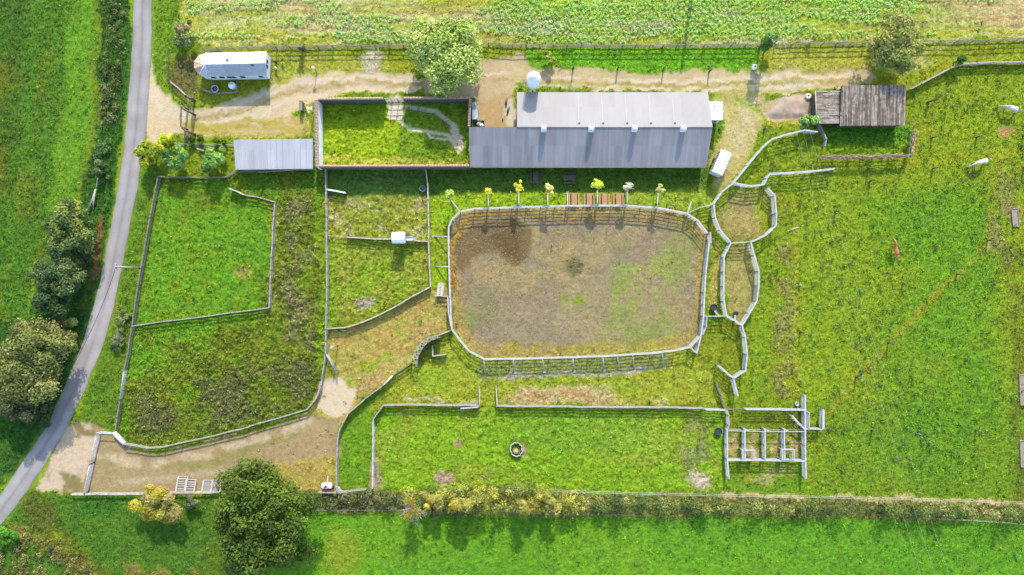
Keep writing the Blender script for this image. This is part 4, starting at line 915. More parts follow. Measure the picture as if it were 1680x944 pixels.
# annex against the east gable
a = P(1174, 182, 3.0); o = Vector((a.x, a.y, 0)); t = thing('annex', 'small white flat roofed box against the right end of the long barn', 'shed', o)
MB().box((0, .05, 1.45), (1.95, 2.75, 2.9)).build('wall', M['white_paint'], t)
MB().box((0, 0, 2.98), (2.15, 2.95, .16)).build('roof', M['white_paint'], t)
MB().box((.1, -1.35, 1.0), (.9, .06, 1.9)).build('door', M['grey_plastic'], t)
MB().box((-.2, .7, 3.09), (.3, .3, .06)).build('hatch', M['grey_plastic'], t)
# feed silo
p = Vector((3.35, 32.35, 0)); t = thing('feed_silo', 'white round feed silo with a cone foot beside the barn eave', 'silo', p)
MB().lathe([(.12, 1.9), (.2, 1.95), (1.0, 3.7)], 24).build('hopper_cone', M['galv'], t)
MB().lathe([(1.0, 3.7), (1.02, 3.72), (1.02, 6.6), (1.0, 6.62)], 24).build('tank', M['white_paint'], t)
MB().lathe([(1.06, 6.6), (1.06, 6.68), (.2, 7.3), (.2, 7.4), (0, 7.42)], 24).build('lid', M['white_paint'], t)
for a in range(4):
    x, y = .85 * math.cos(a * 1.571 + .785), .85 * math.sin(a * 1.571 + .785)
    MB().beam((x * 1.15, y * 1.05, -.1), (x * 1.1, y * 1.1, 4.2), .1, .1).build('leg', M['galv'], t)
mb = MB()
for s in (-.2, .2): mb.tube([(-1.15, s, .2), (-1.15, s, 6.9)], .03, 6)
for i in range(18): mb.tube([(-1.15, -.2, .5 + i * .36), (-1.15, .2, .5 + i * .36)], .02, 5)
mb.tube([(-1.15, -.2, 6.6), (-1.0, -.2, 6.5)], .02, 5); mb.build('ladder', M['galv'], t)
MB().tube([(0, 0, 1.95), (0, 0, 1.4), (0, -1.0, 1.2)], .12, 8).build('outlet_pipe', M['galv'], t)

# ------------------------------------------------------------------ walled garden: four walls and its barred gate
def wall(label, a, b, h=2.9, th=.25, coping=True, m='white_render'):
    A_ = P(*a, h); B_ = P(*b, h); A_.z = B_.z = 0; t = thing('garden_wall', label, 'wall', A_)
    d = B_ - A_
    mb = MB(); mb.beam((0, 0, h / 2 - .1), (d.x, d.y, h / 2 - .1), th, h + .1); mb.build('wall', M[m], t)
    n = int(d.length / .24); mb = MB(); u = d.normalized(); nn = Vector((-u.y, u.x, 0)); rnd = random.Random(int(a[0]))
    ang = math.atan2(d.y, d.x)
    for i in range(n):
        c = u * (d.length * (i + .5) / n) + Vector((0, 0, h + .02 + rnd.uniform(0, .03)))
        mb.tube([c - nn * (th * .75), c + Vector((0, 0, .06)), c + nn * (th * .75)], .105 + rnd.uniform(0, .012), 6)
    mb.build('coping', M['coping_tile'], t)
    return t
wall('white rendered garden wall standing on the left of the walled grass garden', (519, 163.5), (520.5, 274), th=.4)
wall('tile topped garden wall along the north side left of the barred gate', (521, 163), (629, 162), m='shaded_render')
wall('tile topped garden wall along the north side right of the barred gate', (662, 161.5), (771, 161), m='shaded_render')
wall('tile topped garden wall closing the right side beside the water tanks', (771.5, 163), (769.5, 208), m='shaded_render')
wall('long tile topped garden wall along the south side of the walled garden', (522, 273), (770, 272.5), m='shaded_render')
A_ = P(630, 162, 2.2); B_ = P(661, 161.5, 2.2); A_.z = B_.z = 0; t = thing('garden_gate', 'pale barred gate in the north wall of the walled garden', 'gate', A_); d = B_ - A_
mb = MB()
for z in (.3, .95, 1.6, 2.2): mb.beam((.05, 0, z), (d.x - .05, d.y, z), .08, .1)
mb.build('bars', M['grey_wood'], t); mb = MB()
for u in (0.0, .33, .67, 1.0): mb.tube([(d.x * u, d.y * u, .1), (d.x * u, d.y * u, 2.3)], .06, 8)
mb.build('uprights', M['grey_wood'], t); MB().beam((.1, .06, .06), (d.x - .1, d.y + .06, .06), .3, .12).build('sill', M['old_wood'], t)

# ------------------------------------------------------------------ lean-to left of the walled garden
c = [P(383, 229.5, 2.9), P(516, 228, 2.9), P(518.5, 277, 2.3), P(386.5, 278.5, 2.3)]
o = Vector((c[3].x, c[3].y, 0)); t = thing('lean_to', 'open lean to with pale ribbed metal roof against the garden wall', 'shed', o)
c[1].x -= .25; c[2].x -= .5
MB().slab(c, .07).build('roof', R_L, t, o)
mb = MB()
for i in range(40):
    u = (i + .5) / 40
    if u > .42 and u < .98 and i % 3: continue
    mb.beam(c[0].lerp(c[1], u) + Vector((0, 0, .03)), c[3].lerp(c[2], u) + Vector((0, 0, .03)), .05, .05)
mb.build('roof_rib', R_L, t, o)
MB().beam((c[3].x + .3, c[3].y + .2, 1.05), (c[2].x - .3, c[2].y + .2, 1.05), .1, 2.2).build('wall', M['grey_wood'], t, o)
for u in (.02, .26, .5, .74, .97):
    p = c[0].lerp(c[1], u); MB().tube([(p.x, p.y - .3, 0), (p.x, p.y - .3, 2.75)], .09, 8).build('post', M['old_wood'], t, o)
mb = MB(); mb.tube([P(395, 282, .5), P(430, 282.5, .7), P(470, 280, 1.0), P(500, 277.5, 1.4)], .06, 6)
o2 = P(395, 282, 0); t2 = thing('pole', 'long thin pole leaning along the front of the lean to', 'pole', o2); mb.build('shaft', M['pale_wood'], t2, o2)

# ------------------------------------------------------------------ mobile home with a rounded end
zr, ze = 3.9, 3.05
def Q(x, y, z): return P(x, y, z)
zs = 2.5
E = [Q(437.5, 84.5, ze), Q(338, 87, ze), Q(326, 91, ze), Q(318.5, 101, ze), Q(318.5, 112, ze), Q(327, 123, (ze + zs) / 2), Q(340, 125.5, zs), Q(437.5, 124, zs)]
rw = Q(336, 106, zr); re = Q(436.5, 103.5, zr)
o = Vector((E[6].x, E[6].y, 0)); t = thing('mobile_home', 'long white mobile home with ribbed roof and rusty rounded left end', 'mobile home', o)
R_W = roofmat('roof_white_metal', (.30, .295, .29), .2, 0, .10, .05, .5, 0, (.36, .28, .22), (.66, .84))
R_B = roofmat('roof_blue_metal', (.29, .295, .31), .2, 1, .20, .20, .45, 0, (.36, .25, .16), (.62, .76))
R_O = roofmat('roof_rust', (.34, .2, .115), .3, 1, .25, .2, .7, 0, (.4, .33, .27), (.55, .7))
R_P = roofmat('roof_pale_facet', (.36, .34, .32), .3, 0, .15, .1, .6)
MB().slab([rw, E[1], E[0], re], .06).build('north_roof', R_W, t, o)
MB().slab([re, E[7], E[6], rw], .06).build('south_roof', R_B, t, o)
up = Vector((0, 0, .004))
MB().slab([rw + up, E[2] + up, E[1] + up], .06).build('roof_facet', R_P, t, o)
mb = MB(); mb.slab([rw + up, E[3] + up, E[2] + up], .06); mb.slab([rw + up * 2, E[4] + up * 2, E[3] + up * 2], .06); mb.slab([rw + up, E[5] + up, E[4] + up], .06); mb.build('roof_facet', R_O, t, o)
MB().slab([rw + up, E[6] + up, E[5] + up], .06).build('roof_facet', R_B, t, o)
mb = MB()
for a, b in ((rw, re),): mb.tube([a + Vector((0, 0, .05)), b + Vector((0, 0, .05))], .09, 6)
for e in E[1:7]: mb.tube([rw + Vector((0, 0, .04)), e + Vector((0, 0, .04))], .05, 6)
mb.build('ridge_cap', M['white_paint'], t, o)
mb = MB()
for i in range(1, 26):
    u = i / 26; mb.beam(re.lerp(rw, u) + Vector((0, 0, .03)), E[7].lerp(E[6], u) + Vector((0, 0, .03)), .05, .05)
for v in (.25, .5, .75): mb.beam(re.lerp(E[7], v) + Vector((0, 0, .02)), rw.lerp(E[6], v) + Vector((0, 0, .02)), .08, .06)
mb.build('roof_rib', M['old_white'], t, o)
cen = sum((Vector((e.x, e.y, 0)) for e in E), Vector()) / 8
wl = [Vector((e.x, e.y, 0)).lerp(cen, .03) for e in E]; mb = MB()
n = 8
vs_ = [(*p.xy, .35) for p in wl] + [(*p.xy, e_.z - .07) for p, e_ in zip(wl, E)] + [(re.x - .18, re.y, zr - .12)]
mb.add(vs_, [(i, (i + 1) % n, (i + 1) % n + n, i + n) for i in range(n)] + [(7 + n, 0 + n, 16)]); mb.build('wall', M['white_paint'], t, o)
mb = MB(); mb.slab([Vector((*p.lerp(cen, .05).xy, .34)) for p in wl], .4); mb.build('skirt', M['grey_plastic'], t, o)
def win(u, w, z=1.75, hh=.6):
    a = wl[6].lerp(wl[7], u); MB().box((a.x, a.y - .05, z), (w, .08, hh)).build('window', M['dark_glass'], t, o)
for u, w in ((.07, .7), (.22, .75), (.38, 1.3), (.58, .8), (.9, .6)): win(u, w, 1.8)
a = wl[7].lerp(wl[0], .55)
for k in (-.45, .4): MB().box((a.x + .05, a.y + k, 2.1), (.08, .55, .7)).build('window', M['dark_glass'], t, o)
for px, py in ((373, 98), (414, 107)): q = P(px, py, 3.7); MB().lathe([(0, .25), (.22, .22), (.16, -.35)], 10, (q.x, q.y, q.z - .05)).build('roof_vent', M['rust_red'] if px > 400 else M['grey_plastic'], t, o)
# the pieces round it
p = P(380, 140, .9); t = thing('water_tank', 'white round tank with a domed lid beside the mobile home', 'tank', (p.x, p.y, 0))
MB().lathe([(0, 0), (.58, 0), (.58, .85), (.54, .92), (0, 1.0)], 24).build('body', M['white_paint'], t); MB().lathe([(.16, .97), (.16, 1.03), (0, 1.04)], 12).build('cap', M['white_render'], t)
def tub(name, label, px, py, r, h, m='black_rubber', rim=None, cat='tub', water=True):
    p = P(px, py, h); t = thing(name, label, cat, (p.x, p.y, 0))
    MB().lathe([(0, .02), (r * .85, .02), (r * .98, h * .9), (r, h), (r * .9, h), (r * .8, .12), (0, .1)], 24).build('shell', M[m], t)
    if rim: MB().lathe([(r * 1.04, h - .05), (r * 1.04, h + .03), (r * .88, h + .03), (r * .88, h - .05)], 24).build('rim', M[rim], t)
    if water: MB().lathe([(r * .85, h * .72), (0, h * .72 + .002)], 24).build('water', M['dark_glass'], t)
    return t
tub('tub', 'dark grey tub with a pale rim in the porch of the mobile home', 352.5, 146, .56, .7, 'grey_plastic', 'galv')
tub('tub', 'large black tub beside the arena outside the alley pen', 1171.5, 504.5, .56, .75, 'black_rubber')
tub('tub', 'small black tub inside the foot of the alley pen', 1208, 515, .38, .65, 'black_rubber')
tub('tub', 'big black tub on the grass left of the cattle pens', 1179, 708.5, .62, .7, 'black_rubber')
tub('tub', 'dark tub in the shade against the fence above the white raised hut', 693, 309.5, .5, .8, 'grey_plastic', None)
tub('pipe_stub', 'small round pale pipe stub near the tall pen fence', 1308, 663, .3, .6, 'galv', 'galv', 'pipe', False)
def trough(label, a, b):
    A_ = P(*a, .8); B_ = P(*b, .8); A_.z = B_.z = 0; t = thing('feed_chute', label, 'chute', A_); d = B_ - A_
    mb = MB(); mb.beam((0, 0, .78), (d.x, d.y, .84), .34, .04); u = Vector((-d.y, d.x, 0)).normalized() * .17
    mb.beam(u + Vector((0, 0, .84)), u + d + Vector((0, 0, .9)), .03, .1); mb.beam(-u + Vector((0, 0, .84)), -u + d + Vector((0, 0, .9)), .03, .1); mb.build('channel', M['pale_wood'], t)
    for q in (.15, .85): MB().tube([(d.x * q, d.y * q, 0), (d.x * q, d.y * q, .77)], .04, 6).build('leg', M['old_wood'], t)
trough('pale wooden chute leading to the large black tub', (1173, 510), (1180, 519)); trough('short pale chute above the small black tub in the alley', (1206, 517.5), (1206, 527))
# gas bottles
for i, (x, y) in enumerate(((451, 99), (451, 111))):
    p = P(x, y, .8); t = thing('gas_bottle', ('rusty' if i == 0 else 'white') + ' gas bottle at the right end of the mobile home', 'gas bottle', (p.x, p.y, 0))
    MB().lathe([(0, 0), (.2, .02), (.2, .7), (.12, .85), (.05, .92), (0, .92)], 14).build('body', M['rust_red'] if i == 0 else M['white_paint'], t); MB().lathe([(.12, .84), (.12, 1.0), (.1, 1.0), (.1, .84)], 12).build('collar', M['galv'], t)

# ------------------------------------------------------------------ timber shed
def roughroof(name, corners, n, along, t, o, seed, mats):
    a, b, c, d = corners; rnd = random.Random(seed); groups = [MB() for _ in mats]
    for i in range(n):
        u0, u1 = i / n, (i + 1) / n
        k = rnd.randint(2, 3); cuts = [0] + sorted(rnd.uniform(.25, .75) for _ in range(k - 1)) + [1]
        for v0, v1 in zip(cuts[:-1], cuts[1:]):
            um = (u0 + u1) / 2; lift = Vector((0, 0, rnd.uniform(0, .10)))
            p0 = a.lerp(b, um).lerp(d.lerp(c, um), v0 - .012 if v0 else 0 - rnd.uniform(0, .02)) + lift; p1 = a.lerp(b, um).lerp(d.lerp(c, um), v1 if v1 < 1 else 1 + rnd.uniform(0, .02)) + lift
            w = (b - a).length / n
            groups[rnd.randrange(len(mats))].beam(p0, p1, w * rnd.uniform(.7, .92), .05 + rnd.uniform(0, .05))
    r = MB().slab([p - Vector((0, 0, .09)) for p in corners], .05).build('roof', M['dark_wood'], t, o)
    for g, m_ in zip(groups, mats): g.build('roof_slab', m_, r, o)
SL = [mat('slab_brown', (.22, .165, .115), .9, .5, 1.6, .5), mat('slab_grey', (.27, .22, .17), .9, .5, 1.6, .5), mat('slab_dark', (.15, .112, .08), .9, .5, 1.6, .5)]
c = [P(1380, 141.5, 3.2), P(1486, 140.5, 3.2), P(1484, 205.5, 2.4), P(1377.5, 206, 2.4)]
o = Vector((c[3].x, c[3].y, 0)); t = thing('timber_shed', 'old shed with a rough slabwood roof in the upper right', 'shed', o)
roughroof('roof', c, 40, 1, t, o, 5, SL)
def walls(c, t, o, inset=.35):
    cen = sum(c, Vector()) / 4; w = [Vector((*p.lerp(cen, inset / max(.1, (p - cen).length)).xy, p.z - .2)) for p in c]; mb = MB()
    for a, b in zip(w, w[1:] + w[:1]):
        n = int((b - a).length / .22)
        for i in range(n):
            p = a.lerp(b, (i + .5) / n); mb.box((p.x, p.y, p.z / 2), (.2, .06, p.z), math.atan2((b - a).y, (b - a).x))
    mb.build('wall', M['dark_wood'], t, o)
walls(c, t, o)
c = [P(1338, 149.5, 2.5), P(1380, 149, 2.5), P(1378.2, 203, 2.2), P(1340, 203.5, 2.2)]; c[1].x -= .2; c[2].x -= .12
o = Vector((c[3].x, c[3].y, 0)); t = thing('timber_shed', 'smaller grey slab roofed shed joined to the left of the old shed', 'shed', o)
roughroof('roof', [c[1], c[2], c[3], c[0]], 20, 0, t, o, 12, [SL[1], M['grey_wood'], SL[0]]); walls(c, t, o)
MB().tube([c[3] + Vector((-.05, 0, .05)), c[0] + Vector((-.05, 0, .05))], .08, 6).build('edge_pole', M['pale_wood'], t, o)
# brushwood fence round the shed's yard
def brush(label, px, h=1.9):
    pts = [P(x, y, h) for x, y in px]; o = Vector((pts[0].x, pts[0].y, 0)); t = thing('brushwood_fence', label, 'fence', o)
    rnd = random.Random(3); mb = MB(); ps = walk([Vector((p.x, p.y, 0)) for p in pts], 1.0)
    for a, b in zip(ps[:-1], ps[1:]):
        for k in range(22):
            z0 = rnd.uniform(h - .4, h); u = rnd.uniform(-.2, .2); d = (b - a); nn = Vector((-d.y, d.x, 0)).normalized()
            q0 = a.lerp(b, rnd.uniform(-.5, .5)) + nn * rnd.uniform(-.22, .22); q1 = q0 + d * rnd.uniform(.7, 1.2) + nn * rnd.uniform(-.25, .25)
            mb.tube([(q0.x, q0.y, z0), (q1.x, q1.y, min(h * 1.1, z0 + rnd.uniform(-.2, .35)))], rnd.uniform(.025, .05), 4)
    mb.build('woven_brush', M['straw'], t, o); mb = MB()
    for z in (.5, 1.0):
        for a, b in zip(ps[:-1], ps[1:]): mb.beam((a.x, a.y, z), (b.x, b.y, z), .06, .08)
    mb.build('rail', M['old_wood'], t, o)
    for p in walk([Vector((p.x, p.y, 0)) for p in pts], 2.4): MB().tube([(p.x, p.y, -.1), (p.x + .05, p.y, h + .15)], .09, 7).build('stake', M['old_wood'], t, o)
brush('brown woven brushwood fence along the front of the shed yard', [(1349, 257.5), (1400, 257.5), (1440, 256.5), (1494, 255.5)]); brush('brown woven brushwood fence on the right of the shed yard', [(1495, 254), (1498, 236), (1501, 215)])
fence('wooden_fence', 'short old fence on the left of the shed yard', [(1344.5, 204), (1351, 217), (1356.5, 228), (1354, 240)], m='grey_wood', **{**WOOD, 'rails': 3})

# ------------------------------------------------------------------ white ribbed trailer by the barn
c = [P(1183, 245.5, 2.6), P(1201, 250, 2.6), P(1187.5, 289, 2.6), P(1167.5, 281.5, 2.6)]
cx_ = sum(c, Vector()) / 4; ang = math.atan2((c[0] - c[3]).y, (c[0] - c[3]).x); Ln = (c[0] - c[3]).length; Wd = (c[1] - c[0]).length
t = thing('stock_trailer', 'white ribbed livestock trailer parked beside the end of the barn', 'trailer', (cx_.x, cx_.y, 0), ang)
MB().box((0, 0, 1.55), (Ln - .06, Wd - .06, 1.9)).build('body', M['white_paint'], t)
mb = MB()
n = 10; prof = [(-Wd / 2 + Wd * i / n, 2.5 + .16 * math.sin(math.pi * i / n)) for i in range(n + 1)]
vs_ = [(x, y, z) for x in (-Ln / 2, Ln / 2) for y, z in prof] ; fs_ = [(i, i + 1, i + n + 2, i + n + 1) for i in range(n)] + [tuple(range(n + 1)), tuple(reversed(range(n + 1, 2 * n + 2)))]
mb.add(vs_, fs_ + [(0, n + 1, 2 * n + 1, n)], False); mb.build('roof', M['white_paint'], t)
mb = MB()
for i in range(7):
    x = -Ln / 2 + Ln * (i + .5) / 7
    for (y0, z0), (y1, z1) in zip(prof[:-1], prof[1:]): mb.beam((x, y0, z0 + .03), (x, y1, z1 + .03), .09, .06)
    mb.box((x, Wd / 2, 1.55), (.09, .06, 1.85)); mb.box((x, -Wd / 2, 1.55), (.09, .06, 1.85))
mb.build('rib', M['galv'], t)
MB().box((-Ln / 2 - .02, 0, 1.4), (.06, Wd * .86, 1.6)).build('tailgate', M['galv'], t)
MB().box((0, Wd / 2 + .02, 2.05), (Ln * .8, .04, .25)).build('side_vent', M['dark_void'], t)
for sx in (-.5, .5):
    for sy in (-1, 1):
        w_ = MB(); w_.lathe([(.0, -.1), (.34, -.1), (.36, 0), (.34, .1), (0, .1)], 18); wo = w_.build('wheel', M['black_rubber'], t, loc=(sx, sy * (Wd / 2 + .06), .36)); wo.rotation_euler = (math.pi / 2, 0, 0)
MB().beam((Ln / 2, 0, .5), (Ln / 2 + 1.1, 0, .5), .12, .1).build('drawbar', M['galv'], t)

# ------------------------------------------------------------------ raised white hut on legs
p = P(653, 390, 3.6); t = thing('raised_hut', 'small white hut with rounded roof raised on legs in the middle paddock', 'hut', (p.x, p.y, 0))
W_, L_ = 1.85, 1.55; n = 12
prof = [(-L_ / 2 - .12 + (L_ + .24) * i / n, 3.2 + .55 * math.sin(math.pi * i / n) ** .8) for i in range(n + 1)]
vs_ = [(x, y, z) for x in (-W_ / 2 - .1, W_ / 2 + .1) for y, z in prof]
MB().add(vs_, [(i, i + 1, i + n + 2, i + n + 1) for i in range(n)] + [tuple(range(n + 1)), tuple(reversed(range(n + 1, 2 * n + 2))), (0, n + 1, 2 * n + 1, n)]).build('roof', M['white_paint'], t)
MB().box((0, 0, 2.55), (W_, L_, 1.3)).build('cabin', M['white_paint'], t)
MB().box((0, -L_ / 2 - .02, 2.75), (1.2, .04, .5)).build('window', M['dark_glass'], t)
for sx in (-1, 1):
    for sy in (-1, 1): MB().beam((sx * (W_ / 2 - .06), sy * (L_ / 2 - .06), -.1), (sx * (W_ / 2 - .08), sy * (L_ / 2 - .08), 1.9), .12, .12).build('leg', M['pale_wood'], t)
mb = MB(); mb.box((1.55, 0, 1.85), (1.1, .5, .08)); mb.box((1.55, .24, 2.0), (1.1, .05, .22)); mb.build('platform', M['galv'], t)
mb = MB()
for s in (-.2, .2): mb.beam((2.1, s, 1.85), (2.5, s, 0), .05, .05)
for i in range(6): mb.beam((2.1 + .4 * (i + .5) / 6, -.2, 1.85 * (1 - (i + .5) / 6)), (2.1 + .4 * (i + .5) / 6, .2, 1.85 * (1 - (i + .5) / 6)), .04, .04)
mb.build('ladder', M['galv'], t)

A_ = P(186, 711, .9); B_ = P(203, 729, .9); A_.z = B_.z = 0; t = thing('white_pipe', 'fat white pipe closing the fence end at the lower driveway entrance', 'pipe', A_); d = B_ - A_
MB().tube([(0, 0, .62), (d.x, d.y, .62)], .34, 16).build('shell', M['white_paint'], t)
for u in (.2, .8): MB().tube([(d.x * u, d.y * u, -.1), (d.x * u, d.y * u, .35)], .1, 8).build('support', M['old_wood'], t)

fence('rail', 'single thin rail closing the left end of the middle paddock divider', [(537, 386.5), (568, 389.5)], cat='rail', h=1.0, rails=1, step=3.5, rail=(.07, .07), m='pale_wood', post=.09)
# ------------------------------------------------------------------ furniture and small things
def picnic_table(label, px, py, rz, group, m='table_wood', src=None):
    p = P(px, py, .75); loc = (p.x, p.y, 0)
    if src: return copy_thing(src, loc, rz, label)
    t = thing('picnic_table', label, 'picnic table', loc, rz, group)
    mb = MB()
    for i in range(5): mb.box((-.34 + i * .17, 0, .74), (.15, 1.9, .045))
    mb.build('table_top', M[m], t)
    for s in (-1, 1):
        mb = MB()
        for i in range(2): mb.box((s * (.70 + i * .15), 0, .45), (.135, 1.9, .045))
        mb.build('bench_seat', M[m], t)
    for s in (-1, 1):
        mb = MB(); mb.box((0, s * .62, .685), (.76, .07, .065)); mb.box((0, s * .62, .39), (1.7, .07, .07)); mb.build('cross_beam', M['dark_wood'], t)
        for k in (-1, 1): MB().beam((k * .78, s * .66, 0), (k * .3, s * .66, .71), .09, .05).build('leg', M['dark_wood'], t)
    return t
G = 'picnic tables by the arena'
tb = picnic_table('first of four sunlit picnic tables from the left, beside a slanting prop', 942, 326.5, 0, G)
for x, l in ((967, 'second of four sunlit picnic tables from the left, beside the bright green sapling'), (992, 'third of four sunlit picnic tables from the left, right of the bright green sapling'), (1015, 'rightmost of four sunlit picnic tables, beside the bare pale sapling')): picnic_table(l, x, 326.5 + (x % 3) * .3, random.uniform(-.04, .04), G, src=tb)
tb2 = picnic_table('dark picnic table standing upright in the barn shade', 879, 291.5, 0, 'picnic tables in the barn shade', 'dark_wood')  # barn shade put into the darker wood of these two tables
picnic_table('dark picnic table lying crosswise in the barn shade', 934.5, 292, math.pi / 2, 'picnic tables in the barn shade', src=tb2)
# hitching rail
p = P(1103, 337, 1); t = thing('hitching_rail', 'dark brown hitching rail standing behind the top right of the arena', 'rail', (p.x, p.y, 0), -.25)
MB().beam((-.75, 0, 1.05), (.9, 0, 1.05), .14, .14).build('rail', M['dark_wood'], t)
for s in (-.7, .6): MB().tube([(s, 0, -.1), (s, 0, 1.0)], .08, 8).build('post', M['dark_wood'], t)
# single posts
def post(label, px, py, h=1.5, r=.07, m='old_wood', group=None, lean=(0, 0), name='post', cap=False):
    p = P(px, py, 0); t = thing(name, label, 'post', p, 0, group)
    MB().tube([(0, 0, -.1), (lean[0], lean[1], h)], [r * 1.1, r * .9], 8).build('shaft', M[m], t)
    MB().box((lean[0] * .8 + .03, lean[1] * .8, h * .8), (r * 2.6, .05, .07)).build('insulator', M['white_paint'], t)
    return t
ga = 'stakes of the electric fence in the horse paddock'
for x, y in ((1423, 278), (1477, 277), (1529, 277), (1426, 298), (1369, 348), (1521, 169), (1527, 227), (1601, 226), (1677, 224), (1678, 276), (1569, 450), (1619, 395), (1456, 562.5), (1403, 618.5), (1312, 545), (1429, 706), (1600, 706)):
    post('thin wooden stake standing alone in the horse paddock grass', x, y, random.uniform(1.6, 2.0), .13, 'dark_wood', ga, (random.uniform(-.05, .05), random.uniform(-.05, .05)))
gb = 'slim stakes along the farm track'
for x, y in ((940, 110.5), (1013, 111), (1088, 111.5), (1163, 115.5)):
    post('slim dark stake in the bright grass above the barn track', x, y + 3, 1.7, .12, 'dark_wood', gb)
post('short dark stake in the straw yard right of the barn', 1253, 213, 1.2, .13, 'dark_wood')
post('tiny dark stub standing on the arena soil', 905, 403, .9, .09, 'dark_wood')
post('short pale stake in the left of the horse paddock', 1311, 468, .8, .13, 'pale_wood')
post('small stake at the left side of the middle paddock', 580, 436, 1.2, .08, 'old_wood')
# yard lamp, sign box, cross-armed pole
p = P(520, 118.5, 0); t = thing('yard_lamp', 'small lamp on a post beside the farm track', 'lamp', (p.x, p.y, 0))
MB().tube([(0, 0, -.1), (0, 0, 2.0)], .06, 8).build('post', M['grey_wood'], t); MB().lathe([(.08, 1.98), (.22, 2.05), (.24, 2.3), (.1, 2.45), (0, 2.47)], 12).build('lantern', M['cream'], t)
p = P(497.5, 84, 0); t = thing('sign_board', 'dark board on a stout post by the top field fence', 'sign', (p.x, p.y, 0))
MB().tube([(0, 0, -.1), (0, 0, 2.5)], .13, 8).build('post', M['dark_wood'], t); MB().box((0, 0, 1.65), (.8, .22, 1.6)).build('board', M['dark_wood'], t); MB().box((0, 0, 2.5), (1.1, .5, .08)).build('hood', M['old_wood'], t)
p = P(497.5, 178, 0); t = thing('stove_box', 'narrow dark upright box on a pale pad left of the garden wall', 'box', (p.x, p.y, 0))
MB().box((0, .1, .65), (.45, 1.5, 1.3)).build('body', M['dark_wood'], t); MB().box((0, .1, 1.33), (.55, 1.6, .06)).build('lid', M['old_wood'], t); MB().box((.75, -.5, .04), (1.5, 1.6, .08)).build('pad', M['concrete'], t)
p = P(554.5, 566.5, 0); t = thing('leaning_pole', 'pale tall pole near the open gate of the trodden track', 'pole', (p.x, p.y, 0))
MB().tube([(0, 0, -.1), (0, 0, 4.2)], [.09, .07], 8).build('shaft', M['pale_wood'], t); MB().box((0, 0, 4.1), (.12, .5, .12)).build('cross_bar', M['white_paint'], t)
# telegraph pole by the lane with its line
p = P(232, 440, 0); t = thing('telegraph_pole', 'pale tall telegraph pole leaning across the lane in view', 'pole', (p.x, p.y, 0))
MB().tube([(0, 0, -.2), (0, 0, 7.4)], [.15, .11], 10).build('shaft', M['pale_wood'], t); MB().box((0, 0, 7.1), (.1, 1.0, .12)).build('cross_arm', M['old_wood'], t)
for s in (-.4, .4): MB().lathe([(.05, 7.16), (.06, 7.28), (0, 7.32)], 8, (0, s, 0)).build('insulator', M['white_paint'], t)
top = Vector((p.x, p.y, 7.2))
def cable(name, label, a, b, sag, r=.03, m='wire', group=None):
    a, b = Vector(a), Vector(b); t = thing(name, label, 'cable', a, 0, group)
    MB().tube([(b - a) * (i / 24) - Vector((0, 0, sag * 4 * (i / 24) * (1 - i / 24))) for i in range(25)], r, 5).build('strand', M[m], t)
cable('overhead_cable', 'dark overhead cable running down the lane from the telegraph pole', top, P(120, 600, 6.9), .8, .035, 'black_rubber')
# power line over the horse paddock
pb = P(1252, 88, 0); t = thing('power_pole', 'dark power pole rising through the bush at the top field fence', 'pole', (pb.x, pb.y, 0))
MB().tube([(0, 0, -.2), (0, 0, 6.3)], [.12, .09], 10).build('shaft', M['old_wood'], t); MB().box((0, 0, 6.0), (1.7, .12, .12)).build('cross_arm', M['old_wood'], t)
for s in (-.85, 0, .85): MB().lathe([(.06, 6.06), (.07, 6.2), (0, 6.26)], 8, (s, 0, 0)).build('insulator', M['white_paint'], t)
for s, x in ((-.85, 1505), (0, 1529), (.85, 1553)):
    cable('power_line', 'thin pale power line strung across the horse paddock', (pb.x + s, pb.y, 6.24), P(x + 20, 990, 9.0), 1.2, .007, 'wire', 'power lines over the horse paddock')
pq = P(1136, -24, 0); t = thing('power_pole', 'tall pole beyond the top field casting a long thin shadow', 'pole', (pq.x, pq.y, 0))
MB().tube([(0, 0, -.2), (0, 0, 10.2)], [.34, .24], 10).build('shaft', M['old_wood'], t); MB().box((0, 0, 9.6), (.5, .2, .14)).build('cross_arm', M['old_wood'], t)
# square stove pipe box near the bush
p = P(1239, 109, 1.0); t = thing('pump_box', 'small square pale box with a dark open top beside the farm track', 'box', (p.x, p.y, 0))
mb = MB()
for x, y, a, b in ((-.25, 0, .1, .6), (.25, 0, .1, .6), (0, -.25, .4, .1), (0, .25, .4, .1)): mb.box((x, y, .5), (a, b, 1.0))
mb.build('casing', M['white_render'], t); MB().box((0, 0, .7), (.4, .4, .06)).build('grate', M['dark_void'], t)
# rustic log gateway on the track
o = P(301, 186, 0); t = thing('log_gateway', 'rustic crooked log gateway across the farm track by the lane', 'gateway', o)
def logpath(pts, r): return MB().tube([Vector(q) - o for q in pts], r, 8)
logpath([P(297, 174, 2.4), P(303, 180, 2.45), P(313, 185, 2.4)], [.16, .19, .13]).build('log', M['bark'], t)
logpath([P(297.5, 174, 2.3), P(296.5, 190, 2.5), P(297, 208, 2.45), P(302, 213, 2.4), P(310, 217, 2.35)], [.13, .17, .15, .16, .14]).build('log', M['bark'], t)
logpath([P(308, 158, 2.2), P(309, 170, 2.3), P(308, 183, 2.4)], [.15, .16, .14]).build('log', M['bark'], t)
logpath([P(307, 158, 2.2), P(313, 161.5, 2.3), P(320, 159, 2.1)], [.12, .12, .08]).build('log', M['bark'], t)
for x, y in ((297.5, 174), (309, 183), (297, 208), (309, 216), (308, 159)):
    a = P(x, y, 2.4); b = Vector((a.x + random.uniform(-.1, .1), a.y, -.1)); MB().tube([b - o, a - o], [.2, .15], 8).build('post', M['bark'], t)
